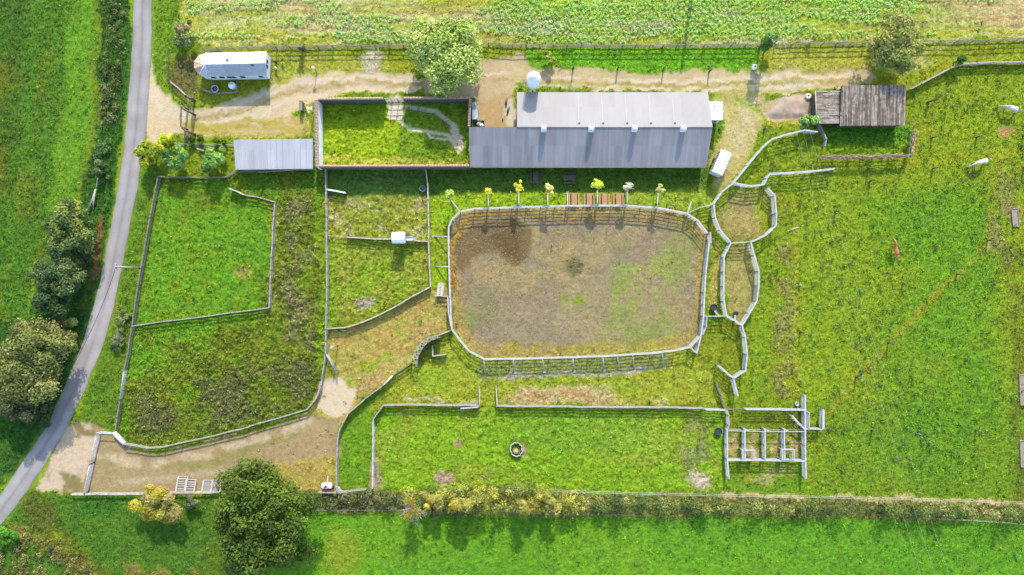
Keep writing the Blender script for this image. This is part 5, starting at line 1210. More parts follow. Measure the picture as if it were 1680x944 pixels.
logpath([P(308, 217, 1.6), P(307, 236, 1.4)], [.2, .2]).build('log', M['bark'], t)
# tanks by the garden's east wall
p = P(778, 174.5, 1.0); t = thing('storage_bin', 'blue grey oblong bin against the right garden wall', 'bin', (p.x, p.y, 0))
MB().box((0, 0, .5), (.62, 1.15, 1.0)).build('body', M['blue_grey'], t); MB().box((0, 0, 1.03), (.68, 1.2, .07)).build('lid', M['blue_grey'], t)
p = P(779, 188, 1.1); t = thing('water_tank', 'pale mint square tank against the right garden wall', 'tank', (p.x, p.y, 0))
MB().box((0, 0, .55), (.8, 1.5, 1.1)).build('body', M['mint'], t); MB().box((0, 0, 1.13), (.86, 1.56, .06)).build('lid', M['mint'], t)
mb = MB()
for z in (.3, .6, .9): mb.box((0, 0, z), (.84, 1.54, .03))
mb.build('cage', M['galv'], t)
p = P(785, 204, .6); t = thing('log_bunker', 'low open bunker with pale sacks at the garden wall corner', 'bunker', (p.x, p.y, 0))
mb = MB(); mb.box((0, .62, .35), (2.0, .12, .7)); mb.box((-1.0, 0, .35), (.12, 1.2, .7)); mb.box((1.0, 0, .35), (.12, 1.2, .7)); mb.build('side', M['grey_wood'], t)
def lump(c, r, seed, sq=.6):
    rnd = random.Random(seed); mb = MB(); prof = [(0.05, 0), (r * .8, .05 * r), (r, r * sq * .5), (r * .75, r * sq * .9), (0.02, r * sq)]
    mb.lathe(prof, 12, c); mb.v = [(v[0] + rnd.uniform(-.05, .05) * r, v[1] + rnd.uniform(-.05, .05) * r, v[2]) for v in mb.v]; return mb
for i, (x, y, r) in enumerate(((.0, .2, .42), (.5, -.1, .38), (.35, .35, .3))): s_ = thing('sack', ['cream bulging sack lying in the left of the low bunker', 'cream bulging sack lying in the right of the low bunker', 'small cream sack at the back of the low bunker'][i], 'sack', (p.x + x, p.y + y, 0)); lump((0, 0, 0), r, i, 1.2).build('bag', M['cream'], s_); MB().tube([(0, 0, r * 1.15), (.03, .02, r * 1.45)], [.06, .09], 7).build('tied_neck', M['cream'], s_)
# loose timber in the yard
def log(label, px, py, L, r, rz, m='bark', name='log', z=None):
    p = P(px, py, 0); t = thing(name, label, 'log', (p.x, p.y, (r if z is None else z) * .9 + .05), rz)
    MB().tube([(-L / 2, 0, 0), (0, .05 * L, .02), (L / 2, 0, 0)], [r, r * 1.05, r * .8], 8).build('trunk', M[m], t)
    for s in (-1, 1): MB().tube([(s * L / 2 - .01, 0, 0), (s * (L / 2 + .012), 0, 0)], r * .72, 8).build('cut_end', M['pale_wood'], t)
log('brown log lying in the yard at the top near the barn', 831, 167, 1.3, .17, 1.45); log('brown log lying in the yard beside the barn wall', 834, 181, 1.2, .16, 1.3); log('short reddish log in the lower yard by the barn', 825, 195, .7, .1, 1.5, 'brick')
log('short pale log lying in the left of the horse paddock', 1303, 376, 1.3, .13, .35, 'pale_wood'); log('bent brown branch lying at the bottom of the south paddock', 797, 785, 2.0, .1, -.62, 'old_wood'); log('thin brown stick lying above the bent branch', 806, 776, .9, .07, 0, 'old_wood')
log('pale stick lying in the lower horse paddock grass', 1505, 712, 1.6, .06, -.3, 'pale_wood'); log('thin pale pole lying in the weeds of the west paddock', 340, 572, 1.5, .05, 1.1, 'pale_wood')
# sand heap beside the shed and the pale ring on it
p = P(1296, 175, 0); t = thing('sand_heap', 'low heap of pale sand spread beside the timber shed', 'heap', p)
poly = [(1255, 190), (1258, 180), (1283, 155), (1300, 152.5), (1331, 154), (1333, 172), (1328, 190), (1322, 198), (1262, 199)]
yy, xx = np.meshgrid(np.linspace(1, 0, 34), np.linspace(0, 1, 46), indexing='ij'); sx = 1250 + xx * 88; sy = 150 + (1 - yy) * 54
dd = polydist(poly, sx, sy); zz = sst(dd, 0, 14) * (.22 + .22 * fbm(sx / 9, sy / 9, 71, 3)) - .04
vs_ = [((a - 840) / 10 - p.x, (472 - b_) / 10 - p.y, c_) for a, b_, c_ in zip(sx.ravel(), sy.ravel(), zz.ravel())]
me = bpy.data.meshes.new('sand'); me.from_pydata(vs_, [], [(i * 46 + j, i * 46 + j + 1, (i + 1) * 46 + j + 1, (i + 1) * 46 + j) for i in range(33) for j in range(45)])
bm = bmesh.new(); bm.from_mesh(me); bmesh.ops.recalc_face_normals(bm, faces=bm.faces); [setattr(f, 'smooth', True) for f in bm.faces]; bm.to_mesh(me); bm.free()
link_mesh('sand', me, M['sand'], t)
p = P(1326, 158, .4); t = thing('pale_tyre', 'pale round tyre lying on the corner of the sand heap', 'tyre', (p.x, p.y, .35)); MB().lathe([(.22, .0), (.42, .0), (.46, .1), (.42, .2), (.22, .2), (.22, .0)], 18).build('tread', M['cream'], t)
# broken tyre ring in the south paddock
p = P(847, 738, .75); t = thing('tyre_feeder', 'big dark tractor tyre feeder with a ragged pale rim on the grass', 'feeder', (p.x, p.y, 0), .3)
n = 26; vs_ = []; rnd = random.Random(4)
for i in range(n):
    a = 2 * math.pi * i / n; r = 1.0 + .07 * math.sin(a * 9) + .05 * math.sin(a * 2 + 1); ex = 1.0 if True else 0
    for rr, z in ((r * .93, 0), (r * 1.02, .7), (r * .90, .72), (r * .80, .05)): vs_.append((rr * math.cos(a) * .92, rr * math.sin(a) * 1.18, z))
MB().add(vs_, [(i * 4 + k, ((i + 1) % n) * 4 + k, ((i + 1) % n) * 4 + (k + 1) % 4, i * 4 + (k + 1) % 4) for i in range(n) for k in range(4)], True).build('tyre_wall', M['black_rubber'], t)
mb = MB(); pts = [Vector((vs_[i * 4 + 1][0] * .97, vs_[i * 4 + 1][1] * .97, .74)) for i in range(n)]; mb.tube(pts + [pts[0], ], .065, 6); mb.build('rim', M['concrete'], t)
lump((-.2, -.4, 0), .5, 8, .9).build('hay', M['hay'], t)
# ladder, hurdles, hay racks
p = P(722, 475, .8); t = thing('mounting_ladder', 'white step ladder propped against the short cross rail by the arena', 'ladder', (p.x, p.y, 0), -.06)
mb = MB()
for s in (-.32, .32): mb.beam((s, 1.1, .05), (s, -1.1, 1.5), .12, .08)
mb.build('side_rail', M['old_white'], t); mb = MB()
for i in range(8): u = (i + .5) / 8; mb.box((0, 1.1 - 2.2 * u, .08 + 1.42 * u), (.6, .16, .05))
mb.build('tread', M['old_white'], t); mb = MB(); mb.beam((.5, .7, .02), (.5, -1.1, 1.3), .07, .06); mb.beam((.5, -.6, 0), (.5, -.6, .95), .06, .06); mb.build('handrail', M['old_white'], t)
def hurdle(label, x0, y0, x1, y1, bars=6, mid=True):
    a = P((x0 + x1) / 2, (y0 + y1) / 2, .5); w = (x1 - x0) / 10; l = (y1 - y0) / 10; t = thing('hurdle', label, 'hurdle', (a.x, a.y, 0))
    def q(x, y): return Vector((x, y, .5 - y * .42))      # leans back on the bottom fence
    mb = MB()
    for s in (-1, 1): mb.beam(q(s * w / 2, -l / 2), q(s * w / 2, l / 2), .12, .08)
    if mid: mb.beam(q(0, -l / 2), q(0, l / 2), .1, .08)
    mb.build('stile', M['old_white'], t); mb = MB()
    for i in range(bars): v = -l / 2 + l * i / (bars - 1); mb.beam(q(-w / 2, v) + Vector((0, 0, .05)), q(w / 2, v) + Vector((0, 0, .05)), .1, .05)
    mb.build('bar', M['old_white'], t)
hurdle('tall white slatted hurdle leaning by the yellow bush', 290.5, 783, 306, 804, 7, False); hurdle('white slatted hurdle overlapping the tall one by the yellow bush', 304, 788, 320, 805, 6, False); hurdle('white slatted hurdle leaning beside the big dark oak', 332.5, 789, 362, 806, 7, True)
def rack(label, x, y):
    p = P(x, y, 1.5); t = thing('hay_rack', label, 'hay rack', (p.x, p.y, 0)); w, l = 1.95, 1.65
    mb = MB(); c = [(-w / 2, -l / 2), (w / 2, -l / 2), (w / 2, l / 2), (-w / 2, l / 2)]
    for (x0, y0), (x1, y1) in zip(c, c[1:] + c[:1]): mb.beam((x0, y0, 1.9), (x1, y1, 1.9), .09, .09); mb.beam((x0, y0, 1.2), (x1, y1, 1.2), .07, .07)
    for x0, y0 in c: mb.beam((x0, y0, 0), (x0, y0, 1.95), .08, .08)
    mb.build('frame', M['old_white'], t); mb = MB()
    for i in range(1, 10): mb.beam((-w / 2 + .05, -l / 2 + l * i / 10, 1.88), (-w / 2 + .62, -l / 2 + l * i / 10, 1.6), .045, .045); mb.beam((w / 2 - .05, -l / 2 + l * i / 10, 1.88), (w / 2 - .5, -l / 2 + l * i / 10, 1.3), .035, .035)
    mb.build('rung', M['old_white'], t)
rack('white barred hay rack straddling the partition of the left pens', 1227, 746.5); rack('white barred hay rack straddling the partition of the right pens', 1291.5, 745.5)
# raised beds at the right edge
for x, y, w, l, lb in ((1667.5, 357, 1.0, 3.0, 'upper wooden trough on bare soil at the right edge'), (1687, 640, 2.4, 5.0, 'grey framed bed at the right edge with weeds beside it'), (1684, 745, 1.6, 4.4, 'lowest wooden framed bed at the right edge')):
    p = P(x, y, .5); t = thing('raised_bed', lb, 'raised bed', (p.x, p.y, 0), .1 if y < 400 else .04); mb = MB()
    for s in (-1, 1): mb.box((s * w / 2, 0, .2), (.08, l, .4)); mb.box((0, s * (l / 2 - .04), .2), (w - .08, .08, .394))
    mb.build('frame', M['grey_wood'], t); MB().box((0, 0, .14), (w - .09, l - .17, .28)).build('soil', M['brush'], t)
# tanker trailer at the bottom fence
p = P(537, 799, .8); t = thing('tanker_trailer', 'small cream tank trailer with a red frame by the dark oak', 'trailer', (p.x, p.y, 0))
mb = MB(); mb.lathe([(0, -.85), (.4, -.82), (.48, -.7), (.48, .7), (.4, .82), (0, .85)], 20); mb.v = [(v[2], v[1] + .25, v[0] + 1.05) for v in mb.v]; mb.build('tank', M['cream'], t)
mb = MB()
for s in (-.5, .5): mb.beam((-.85, s * .5 - .0, .5), (.85, s * .5 - .0, .5), .1, .12)
for s in (-.8, 0, .8): mb.beam((s, -.9, .5), (s, .6, .5), .1, .1)
mb.box((0, -.62, .8), (1.6, .3, .3)); mb.beam((-.9, -.95, .6), (.9, -.95, .6), .14, .2); mb.build('frame', M['rust_red'], t)
MB().lathe([(.2, 1.5), (.2, 1.6), (.0, 1.62)], 14, (-.05, .25, 0)).build('hatch', M['black_rubber'], t)
mb = MB()
for s in (-.3, .3): mb.beam((s, .25, 1.54), (s, -.2, 1.4), .07, .04)
mb.build('strap', M['rust_red'], t); MB().beam((0, .6, .5), (0, 1.7, .45), .1, .1).build('drawbar', M['galv'], t)
for s in (-1, 1):
    w_ = MB(); w_.lathe([(0, -.1), (.28, -.1), (.32, 0), (.28, .1), (0, .1)], 16); wo = w_.build('wheel', M['black_rubber'], t, loc=(s * .82, -.2, .32)); wo.rotation_euler = (0, math.pi / 2, 0)
p = P(553, 809, 0); t = thing('bent_rails', 'curved silver rails sweeping down to the bottom fence corner', 'rails', p)
for k in range(4):
    pts = [(0.05 + k * .14, 1.4 - k * .05, 1.0 - .1 * k), (.12 + k * .2, .75, .95 - .1 * k), (.5 + k * .3, .25, .8 - .1 * k), (1.0 + k * .33, .03, .7 - .1 * k)]
    MB().tube(pts, .045, 6).build('rail', M['galv'], t)
for q in ((.05, 1.4), (1.2, .03)): MB().tube([(q[0], q[1], 0), (q[0], q[1], 1.0)], .05, 6).build('post', M['galv'], t)

# ------------------------------------------------------------------ horses and the small white animal
def skinned(name, nodes, edges, m, parent, sub=2, root=0):
    me = bpy.data.meshes.new(name); me.from_pydata([n[0] for n in nodes], edges, []); o = bpy.data.objects.new(name, me); COL.objects.link(o)
    md = o.modifiers.new('skin', 'SKIN'); md.use_smooth_shade = True; md.branch_smoothing = .6
    for i, n in enumerate(nodes):
        sv = me.skin_vertices[0].data[i]; r = n[1]; sv.radius = r if isinstance(r, tuple) else (r, r); sv.use_root = i == root
    s = o.modifiers.new('sub', 'SUBSURF'); s.levels = sub; s.render_levels = sub
    dg = bpy.context.evaluated_depsgraph_get(); dg.update(); m2 = bpy.data.meshes.new_from_object(o.evaluated_get(dg)); bpy.data.objects.remove(o)
    m2.materials.clear(); m2.materials.append(m)
    return link_mesh(name, m2, None, parent)
def horse(label, loc, rz, m, mane, graze=True, step=0.0, turn=0.0, sc=1.0):
    t = thing('horse', label, 'horse', loc, rz); t.scale = (sc,) * 3
    # x forward; trunk first
    N_ = [((-.62, 0, 1.28), (.34, .32)), ((-.30, 0, 1.20), (.36, .33)), ((.05, 0, 1.16), (.38, .33)), ((.40, 0, 1.20), (.34, .33)), ((.62, 0, 1.28), (.24, .27))]
    Ed = [(0, 1), (1, 2), (2, 3), (3, 4)]
    if graze: nk = [((.92, turn * .3, 1.10), (.14, .20)), ((1.20, turn * .8, .74), (.11, .15)), ((1.38, turn * 1.1, .46), (.105, .13)), ((1.44, turn * 1.25, .26), (.085, .10)), ((1.46, turn * 1.3, .10), (.06, .07))]
    else: nk = [((.92, turn * .3, 1.46), (.14, .20)), ((1.20, turn * .8, 1.62), (.11, .15)), ((1.40, turn, 1.68), (.105, .13)), ((1.62, turn * 1.25, 1.54), (.085, .10)), ((1.78, turn * 1.4, 1.42), (.06, .07))]
    b = len(N_); N_ += nk; Ed += [(4, b)] + [(b + i, b + i + 1) for i in range(4)]
    for s in (-1, 1):
        d = step * s; b = len(N_); N_ += [((-.70, s * .17, 1.02), (.17, .14)), ((-.62 + d * .4, s * .19, .80), (.12, .11)), ((-.84 + d, s * .18, .52), (.065, .06)), ((-.80 + d, s * .18, .18), (.045, .045)), ((-.76 + d, s * .18, .03), (.065, .06))]; Ed += [(0, b)] + [(b + i, b + i + 1) for i in range(4)]
        d = -step * s; b = len(N_); N_ += [((.50, s * .17, 1.00), (.13, .13)), ((.50 + d * .4, s * .17, .74), (.085, .085)), ((.52 + d * .8, s * .17, .46), (.06, .06)), ((.50 + d, s * .17, .16), (.042, .042)), ((.54 + d, s * .17, .03), (.065, .06))]; Ed += [(3, b)] + [(b + i, b + i + 1) for i in range(4)]
    body = skinned('body', N_, Ed, m, t)
    hd = Vector(nk[2][0]); pr = Vector(nk[1][0]); ax = (hd - pr).normalized()
    for s in (-1, 1): MB().tube([hd + Vector((0, s * .08, .08)), hd + Vector((0, s * .11, .08)) - ax * .14 + Vector((0, 0, .06))], [.05, .01], 6).build('ear', m, t)
    mb = MB(); pts = [Vector((.58, 0, 1.56)), Vector(nk[0][0]) + Vector((-.04, 0, .22)), Vector(nk[1][0]) + Vector((-.06, 0, .15)) if not graze else Vector(nk[1][0]) + Vector((.08, 0, .14)), hd + Vector((.06, 0, .10))]
    mb.tube(pts, [.05, .075, .07, .05], 7); mb.build('mane', mane, t)
    MB().tube([(-.86, 0, 1.42), (-1.04, 0, 1.28), (-1.08, .02, .9), (-1.02, .03, .5)], [.06, .09, .10, .03], 8).build('tail', mane, t)
    return t
p = P(1609, 266, .9); horse('white horse grazing on the track line, neck stretched down to the left', (p.x, p.y, 0), math.radians(197), M['horse_white'], M['mane_pale'], True, .12, .10, 1.22)
p = P(1659, 179, .9); horse('white horse grazing near the right edge above a bare patch', (p.x, p.y, 0), math.radians(165), M['horse_white'], M['mane_pale'], True, .06, -.05, 1.22)
p = P(1468, 411, .9); horse('chestnut horse standing alone in the bright paddock facing away', (p.x, p.y, 0), math.radians(105), M['horse_chestnut'], M['mane_chestnut'], False, .1, .1, 1.15)
# small white goat-like animal beneath the clipped bushes
p = P(330.5, 246.5, .4); t = thing('white_animal', 'small white animal standing in the shade below a clipped bush', 'animal', (p.x, p.y, 0), math.radians(165))
N_ = [((-.30, 0, .52), (.17, .17)), ((0, 0, .50), (.19, .18)), ((.26, 0, .54), (.15, .16)), ((.42, 0, .72), (.08, .09)), ((.52, 0, .84), (.08, .08)), ((.66, 0, .78), (.045, .05))]; Ed = [(i, i + 1) for i in range(5)]
for s in (-1, 1):
    for bx, x in ((0, -.32), (2, .26)): b = len(N_); N_ += [((x, s * .1, .34), .06), ((x - (.05 if bx == 0 else 0), s * .1, .18), .035), ((x, s * .1, .02), .035)]; Ed += [(bx, b), (b, b + 1), (b + 1, b + 2)]
skinned('body', N_, Ed, M['horse_white'], t)
for s in (-1, 1): MB().tube([(.46, s * .06, .9), (.42, s * .14, .9)], [.03, .01], 5).build('ear', M['horse_white'], t)
MB().tube([(-.44, 0, .58), (-.54, 0, .5)], [.04, .02], 6).build('tail', M['horse_white'], t)
# ------------------------------------------------------------------ trees, bushes and hedges
def limb_tubes(mb, base, ends, r0, rng):
    for e in ends:
        e = Vector(e); b = Vector(base); mid = b.lerp(e, .5) + Vector((rng.uniform(-.3, .3), rng.uniform(-.3, .3), rng.uniform(.0, .5))) * (e - b).length * .18
        mb.tube([b, mid, e], [r0, r0 * .6, r0 * .18], 6)
def tree(name, label, px, py, rx, ry, H, cols, nleaf, ls=.34, group=None, cat='tree', low=.18, lobes=None, lr=.30, irr=.22, seed=1, trunk=None, bark='bark', updir=.45, aspect=.55, twigs=0, gain=1.7):
    rng = np.random.default_rng(seed); rnd = random.Random(seed)
    hc = H * (low + 1) / 2; rz = H * (1 - low) / 2; p = P(px, py, hc); t = thing(name, label, cat, (p.x, p.y, 0), 0, group)
    nl = lobes or int(max(8, rx * ry * 2.0))
    d = rng.normal(size=(nl, 3)); d /= np.linalg.norm(d, axis=1, keepdims=True); d[:, 2] = np.where(d[:, 2] < -.35, -d[:, 2], d[:, 2])
    ph = rng.uniform(0, 6.28, 4); az = np.arctan2(d[:, 1], d[:, 0])
    k = 1 + irr * (np.sin(2 * az + ph[0]) * .5 + np.sin(3 * az + ph[1]) * .5 + np.sin(5 * az + ph[2]) * .35)
    rad = rng.uniform(.30, .86, nl) ** .7 * k
    lc = d * rad[:, None] * np.array([rx, ry, rz]) + np.array([0, 0, hc]); lrad = rng.uniform(.65, 1.3, nl) * lr * (rx * ry * rz) ** (1 / 3)
    lcol = gain * np.array([cols[i] for i in rng.integers(0, len(cols), nl)]) * rng.uniform(.72, 1.25, (nl, 1))
    w = lrad ** 2; cnt = np.maximum(4, (nleaf * w / w.sum()).astype(int)); rep = np.repeat(np.arange(nl), cnt); n = len(rep)
    u = rng.normal(size=(n, 3)); u /= np.linalg.norm(u, axis=1, keepdims=True); u[:, 2] = np.where(u[:, 2] < -.3, -u[:, 2] * .6, u[:, 2])
    r = lrad[rep] * (rng.uniform(.45, 1.0, n) ** .5) * (1 + .35 * rng.normal(size=n) * .5)
    c = lc[rep] + u * r[:, None] * np.array([1, 1, .8]); c[:, 2] = np.maximum(c[:, 2], .08)
    col = lcol[rep] * rng.uniform(.72, 1.32, (n, 1)) * rng.uniform(.93, 1.07, (n, 3))
    link_mesh('crown', quads_mesh('crown', leaves(c, rng.uniform(.5, 1.7, n) * ls, updir, rng, aspect, u * 1.1), np.clip(col, .008, .6)), M['leaf'], t)
    tr = trunk or max(.06, H * .035); mb = MB(); sh = max(.2, hc - rz * .55)
    mb.tube([(0, 0, -.15), (0, 0, .15), (rnd.uniform(-.1, .1), rnd.uniform(-.1, .1), sh)], [tr * 1.35, tr, tr * .75], 9)
    for i in range(min(nl, 14 if H > 4 else 7)): limb_tubes(mb, (0, 0, sh * rnd.uniform(.6, 1)), [lc[i]], tr * .45, rnd)
    mb.build('trunk', M[bark], t)
    if twigs:
        mb = MB()
        for i in range(twigs):
            a = rnd.uniform(0, 6.28); e = rnd.uniform(.1, 1.2); q = Vector((math.cos(a) * rx * rnd.uniform(.7, 1.15) * math.cos(e), math.sin(a) * ry * rnd.uniform(.7, 1.15) * math.cos(e), hc + rz * math.sin(e) * rnd.uniform(.5, 1.0)))
            limb_tubes(mb, (0, 0, sh), [q], .055, rnd)
        mb.build('branches', M['pale_twig'], t)
    return t
C_OAK = [A(100, 130, 40), A(80, 108, 32), A(118, 142, 48)]; C_DARK = [A(92, 116, 62), A(76, 100, 54), A(112, 128, 76)]; C_OLV = [A(148, 156, 82), A(134, 144, 74), A(166, 168, 96)]
C_WIL = [A(176, 194, 98), A(160, 184, 84), A(190, 200, 112)]; C_GRN = [A(126, 168, 74), A(110, 152, 64), A(144, 184, 90)]; C_YEL = [A(196, 190, 66), A(182, 172, 62), A(168, 172, 70)]; C_LIME = [A(186, 204, 20), A(168, 196, 24)]; C_BRN = [A(172, 152, 106), A(150, 138, 88), A(130, 128, 72)]
tree('willow_tree', 'large pale green round crowned tree above the walled garden', 733, 91, 6.9, 6.2, 7.8, C_WIL, 24000, .36, gain=2.0, seed=3, lr=.26, lobes=110, irr=.2, low=.14)
tree('oak_tree', 'huge dark green broad crowned tree at the bottom by the hedge', 436, 851, 8.6, 9.4, 12, C_OAK, 50000, .36, gain=1.1, seed=5, lr=.22, lobes=170, irr=.2, low=.15)
tree('olive_tree', 'olive grey loose crowned tree behind the timber shed', 1468, 76, 4.6, 4.9, 7.2, [A(150, 152, 80), A(132, 142, 66), A(170, 168, 100)], 15000, gain=2.1, ls=.32, seed=8, lr=.24, lobes=80, irr=.3, low=.1, twigs=6)#, .30, seed=8, lr=.28, lobes=60, irr=.3, low=.1, twigs=14)
tree('lane_tree', 'large olive brown tree spreading beside the lower lane on the left', 46, 598, 7.4, 6.4, 8.5, C_OLV, 28000, .34, gain=1.25, seed=11, lr=.24, lobes=110, irr=.3, twigs=30, low=.1)
tree('lane_tree', 'grey olive tree at the left frame edge below the large olive tree', 18, 655, 4.6, 4.2, 6.5, [A(128, 132, 84), A(112, 118, 72)], 12000, .34, gain=1.2, seed=12, lr=.28, irr=.3, twigs=14, low=.08)
tree('round_tree', 'dark green round tree with yellowish top highest of the lane side group', 118, 380, 4.0, 4.3, 6.5, [A(134, 146, 64), A(110, 130, 70), A(96, 118, 66)], 12000, .32, seed=14, lr=.28, lobes=55, low=.1)
tree('round_tree', 'dark bluish green round tree in the middle of the lane side group', 97, 449, 4.3, 3.6, 6.5, C_DARK, 12000, .32, seed=15, lr=.28, lobes=55, low=.1)
tree('round_tree', 'small dark tree squeezed between the bluish tree and large olive tree', 86, 502, 3.4, 3.2, 5.4, [A(70, 96, 56), A(84, 108, 60)], 8000, .3, seed=16, lr=.3, low=.08)
tree('lane_bush', 'low dark bush between the lane side group and the bare branches', 140, 415, 1.8, 4.0, 2.6, [A(92, 100, 62), A(80, 92, 54)], 5000, .26, cat='bush', seed=17, low=.02)
tree('lane_bush', 'brownish bush at the foot of the lower lane side trees', 100, 545, 2.6, 2.8, 3.0, C_OLV, 5000, .28, cat='bush', seed=18, low=.02, irr=.3, twigs=12)
tree('lane_bush', 'dark green undergrowth bush beside the lane below the olive tree', 60, 672, 4.2, 2.6, 2.8, [A(72, 96, 52), A(88, 104, 60)], 7000, .28, cat='bush', seed=19, low=.02)
tree('lane_bush', 'small leafy bush low on the roadside hedge', 168, 280, 1.5, 1.9, 2.2, C_DARK, 2500, .24, cat='bush', seed=20, low=.02)
tree('lane_bush', 'bright green bush in the bottom left corner', 14, 880, 2.6, 1.7, 2.6, [A(84, 140, 40), A(96, 156, 44)], 5000, .3, cat='bush', seed=21, low=.02)
tree('lime_bush', 'bright lime yellow round bush beside the lane', 274, 229, 1.25, 1.2, 2.4, C_LIME, 3500, .22, gain=2.4, cat='bush', seed=22, low=.02, irr=.08)
tree('golden_tree', 'golden green tree overhanging the lane edge', 246, 253, 2.6, 2.6, 4.2, [A(178, 172, 30), A(150, 160, 40), A(122, 146, 40)], 7000, .28, gain=2.1, seed=23, low=.06, irr=.3)
tree('green_tree', 'fresh green leafy tree right of the golden tree', 291, 260, 2.3, 2.5, 4.2, C_GRN, 4500, .42, seed=24, low=.06, irr=.3, aspect=.4)
tree('green_tree', 'fresh green leafy tree left of the lean to roof', 350, 260, 2.2, 2.6, 4.2, C_GRN, 4500, .42, seed=25, low=.06, irr=.3, aspect=.4)
for i, (x, y, r, h, l) in enumerate(((316, 229, .55, 1.6, 'small clipped dark bush leftmost in the row by the wire fence'), (330, 228, .58, 1.8, 'small clipped dark bush second in the row by the wire fence'), (355, 232, .42, 1.2, 'small clipped dark bush third in the row by the wire fence'), (367.5, 234, .44, 1.4, 'small clipped dark bush nearest the lean to roof'))):
    tree('clipped_bush', l, x, y, r, r, h, [A(84, 112, 30), A(96, 124, 36)], 1600, .14, 'clipped bushes by the wire fence', 'bush', seed=30 + i, low=.0, irr=.03, lobes=16, lr=.42)
tree('corner_bush', 'grey green bush with a dead brown top beside the top fence end', 303, 66, 2.2, 1.9, 3.2, [A(140, 150, 92), A(122, 138, 78)], 4500, .28, cat='bush', seed=40, low=.03, irr=.3)
tree('corner_bush', 'dry brown bush above the grey green corner bush', 298, 44, 1.7, 1.4, 2.4, C_BRN, 3000, .24, cat='bush', seed=41, low=.03, irr=.3, twigs=20)
tree('track_bush', 'small yellow green bush standing beside the farm track above the barn', 901, 97, 1.0, 1.3, 2.6, [A(176, 186, 60), A(160, 176, 66)], 2200, .24, cat='bush', seed=42, low=.03, irr=.25)
tree('fence_bush', 'green bush growing round the power pole at the top fence', 1257, 68, 2.0, 2.0, 6.0, C_GRN, 5500, .3, cat='bush', seed=43, low=.03, irr=.25)
tree('cone_bush', 'dark green cone shaped bush at the corner of the right hand fence', 1574, 99, .75, .85, 3.2, [A(96, 140, 50), A(80, 120, 44)], 2400, .2, cat='bush', seed=44, low=.0, irr=.1)
tree('shed_bush', 'leafy green bush at the front corner of the timber shed', 1325, 200, 1.5, 1.4, 2.8, C_GRN, 3000, .32, cat='bush', seed=45, low=.04, irr=.25)
tree('yellow_bush', 'large yellow autumn bush above the lower left plank fence', 258, 828, 4.2, 3.3, 4.6, [A(200, 184, 60), A(172, 174, 66), A(186, 180, 60), A(190, 178, 104)], 11000, .26, gain=1.35, cat='bush', seed=46, low=.05, irr=.3, twigs=46)
tree('oak_bush', 'small shrub tucked between the yellow bush and big dark tree', 318, 828, 1.9, 1.4, 2.2, [A(96, 110, 70), A(116, 124, 80)], 2500, .24, cat='bush', seed=47, low=.02)
tree('verge_shrub', 'feathery grey green shrub on the verge left of the lane side fence', 203, 523, 1.2, 1.9, 1.6, [A(128, 146, 88)], 1500, .2, cat='bush', seed=48, low=.02, twigs=14)
tree('verge_shrub', 'sparse grey shrub on the verge above the narrow metal gate', 194, 562, 1.6, 2.2, 1.5, [A(116, 134, 84)], 1500, .2, cat='bush', seed=49, low=.02, twigs=20)
# saplings outside the arena
SAP = [(737, 320, .9, 'pale green sapling at the top left corner of the arena', [A(186, 206, 90)], 420), (801, 314, .55, 'smallest yellow sapling above the arena', [A(230, 206, 60)], 260), (851, 305.5, .85, 'yellow green sapling second from the left above the arena', [A(216, 212, 60), A(200, 190, 70)], 420), (898, 311, .95, 'peach and yellow sapling left of the picnic tables', [A(236, 206, 100), A(224, 196, 150)], 500), (981, 304, 1.05, 'bright lime green sapling among the picnic tables', [A(186, 224, 60)], 700), (1031, 309, .95, 'almost bare pale sapling right of the picnic tables', [A(226, 214, 170)], 260), (1082, 309, .75, 'thin greenish sapling furthest right above the arena', [A(196, 196, 110)], 200)]
for i, (x, y, r, l, c, n) in enumerate(SAP): tree('sapling', l, x, y, r, r, 4.6, c, n, .26, 'saplings along the top of the arena', 'sapling', gain=2.6, low=.68, seed=60 + i, lobes=9, lr=.36, irr=.2, trunk=.05, bark='pale_twig', twigs=6)
# bare tree with yellow clumps over the bottom hedge
p = P(675, 842, 4.5); t = thing('bare_tree', 'grey bare twiggy tree with bright yellow clumps over the bottom hedge', 'tree', (p.x, p.y, 0)); rnd = random.Random(9); mb = MB(); ends = []
mb.tube([(0, 0, -.1), (0, 0, 1.6)], [.16, .12], 8)
for i in range(34):
    a = rnd.uniform(0, 6.28); r = rnd.uniform(.5, 2.2); e = Vector((math.cos(a) * r, math.sin(a) * r, rnd.uniform(3.0, 6.2))); ends.append(e); limb_tubes(mb, (0, 0, rnd.uniform(.8, 1.7)), [e], .07, rnd)
    for k in range(5):
        f = e + Vector((rnd.uniform(-.7, .7), rnd.uniform(-.7, .7), rnd.uniform(-.4, .6))); mb.tube([e * .75 + Vector((0, 0, .8)), f], [.035, .012], 4)
mb.build('branches', M['pale_twig'], t); rng = np.random.default_rng(77)
for j, (x, y, r) in enumerate(((674, 822, .65), (669, 847, .6), (681, 839, .7))):
    q = P(x, y, 5.6) - Vector((p.x, p.y, 0)); n = 420; c = rng.normal(size=(n, 3)) * r * .5 + np.array(q)
    link_mesh('flower_clump', quads_mesh('flower_clump', leaves(c, .2, .4, rng), np.array(A(226, 206, 20)) * rng.uniform(.7, 1.2, (n, 1))), M['leaf'], t)
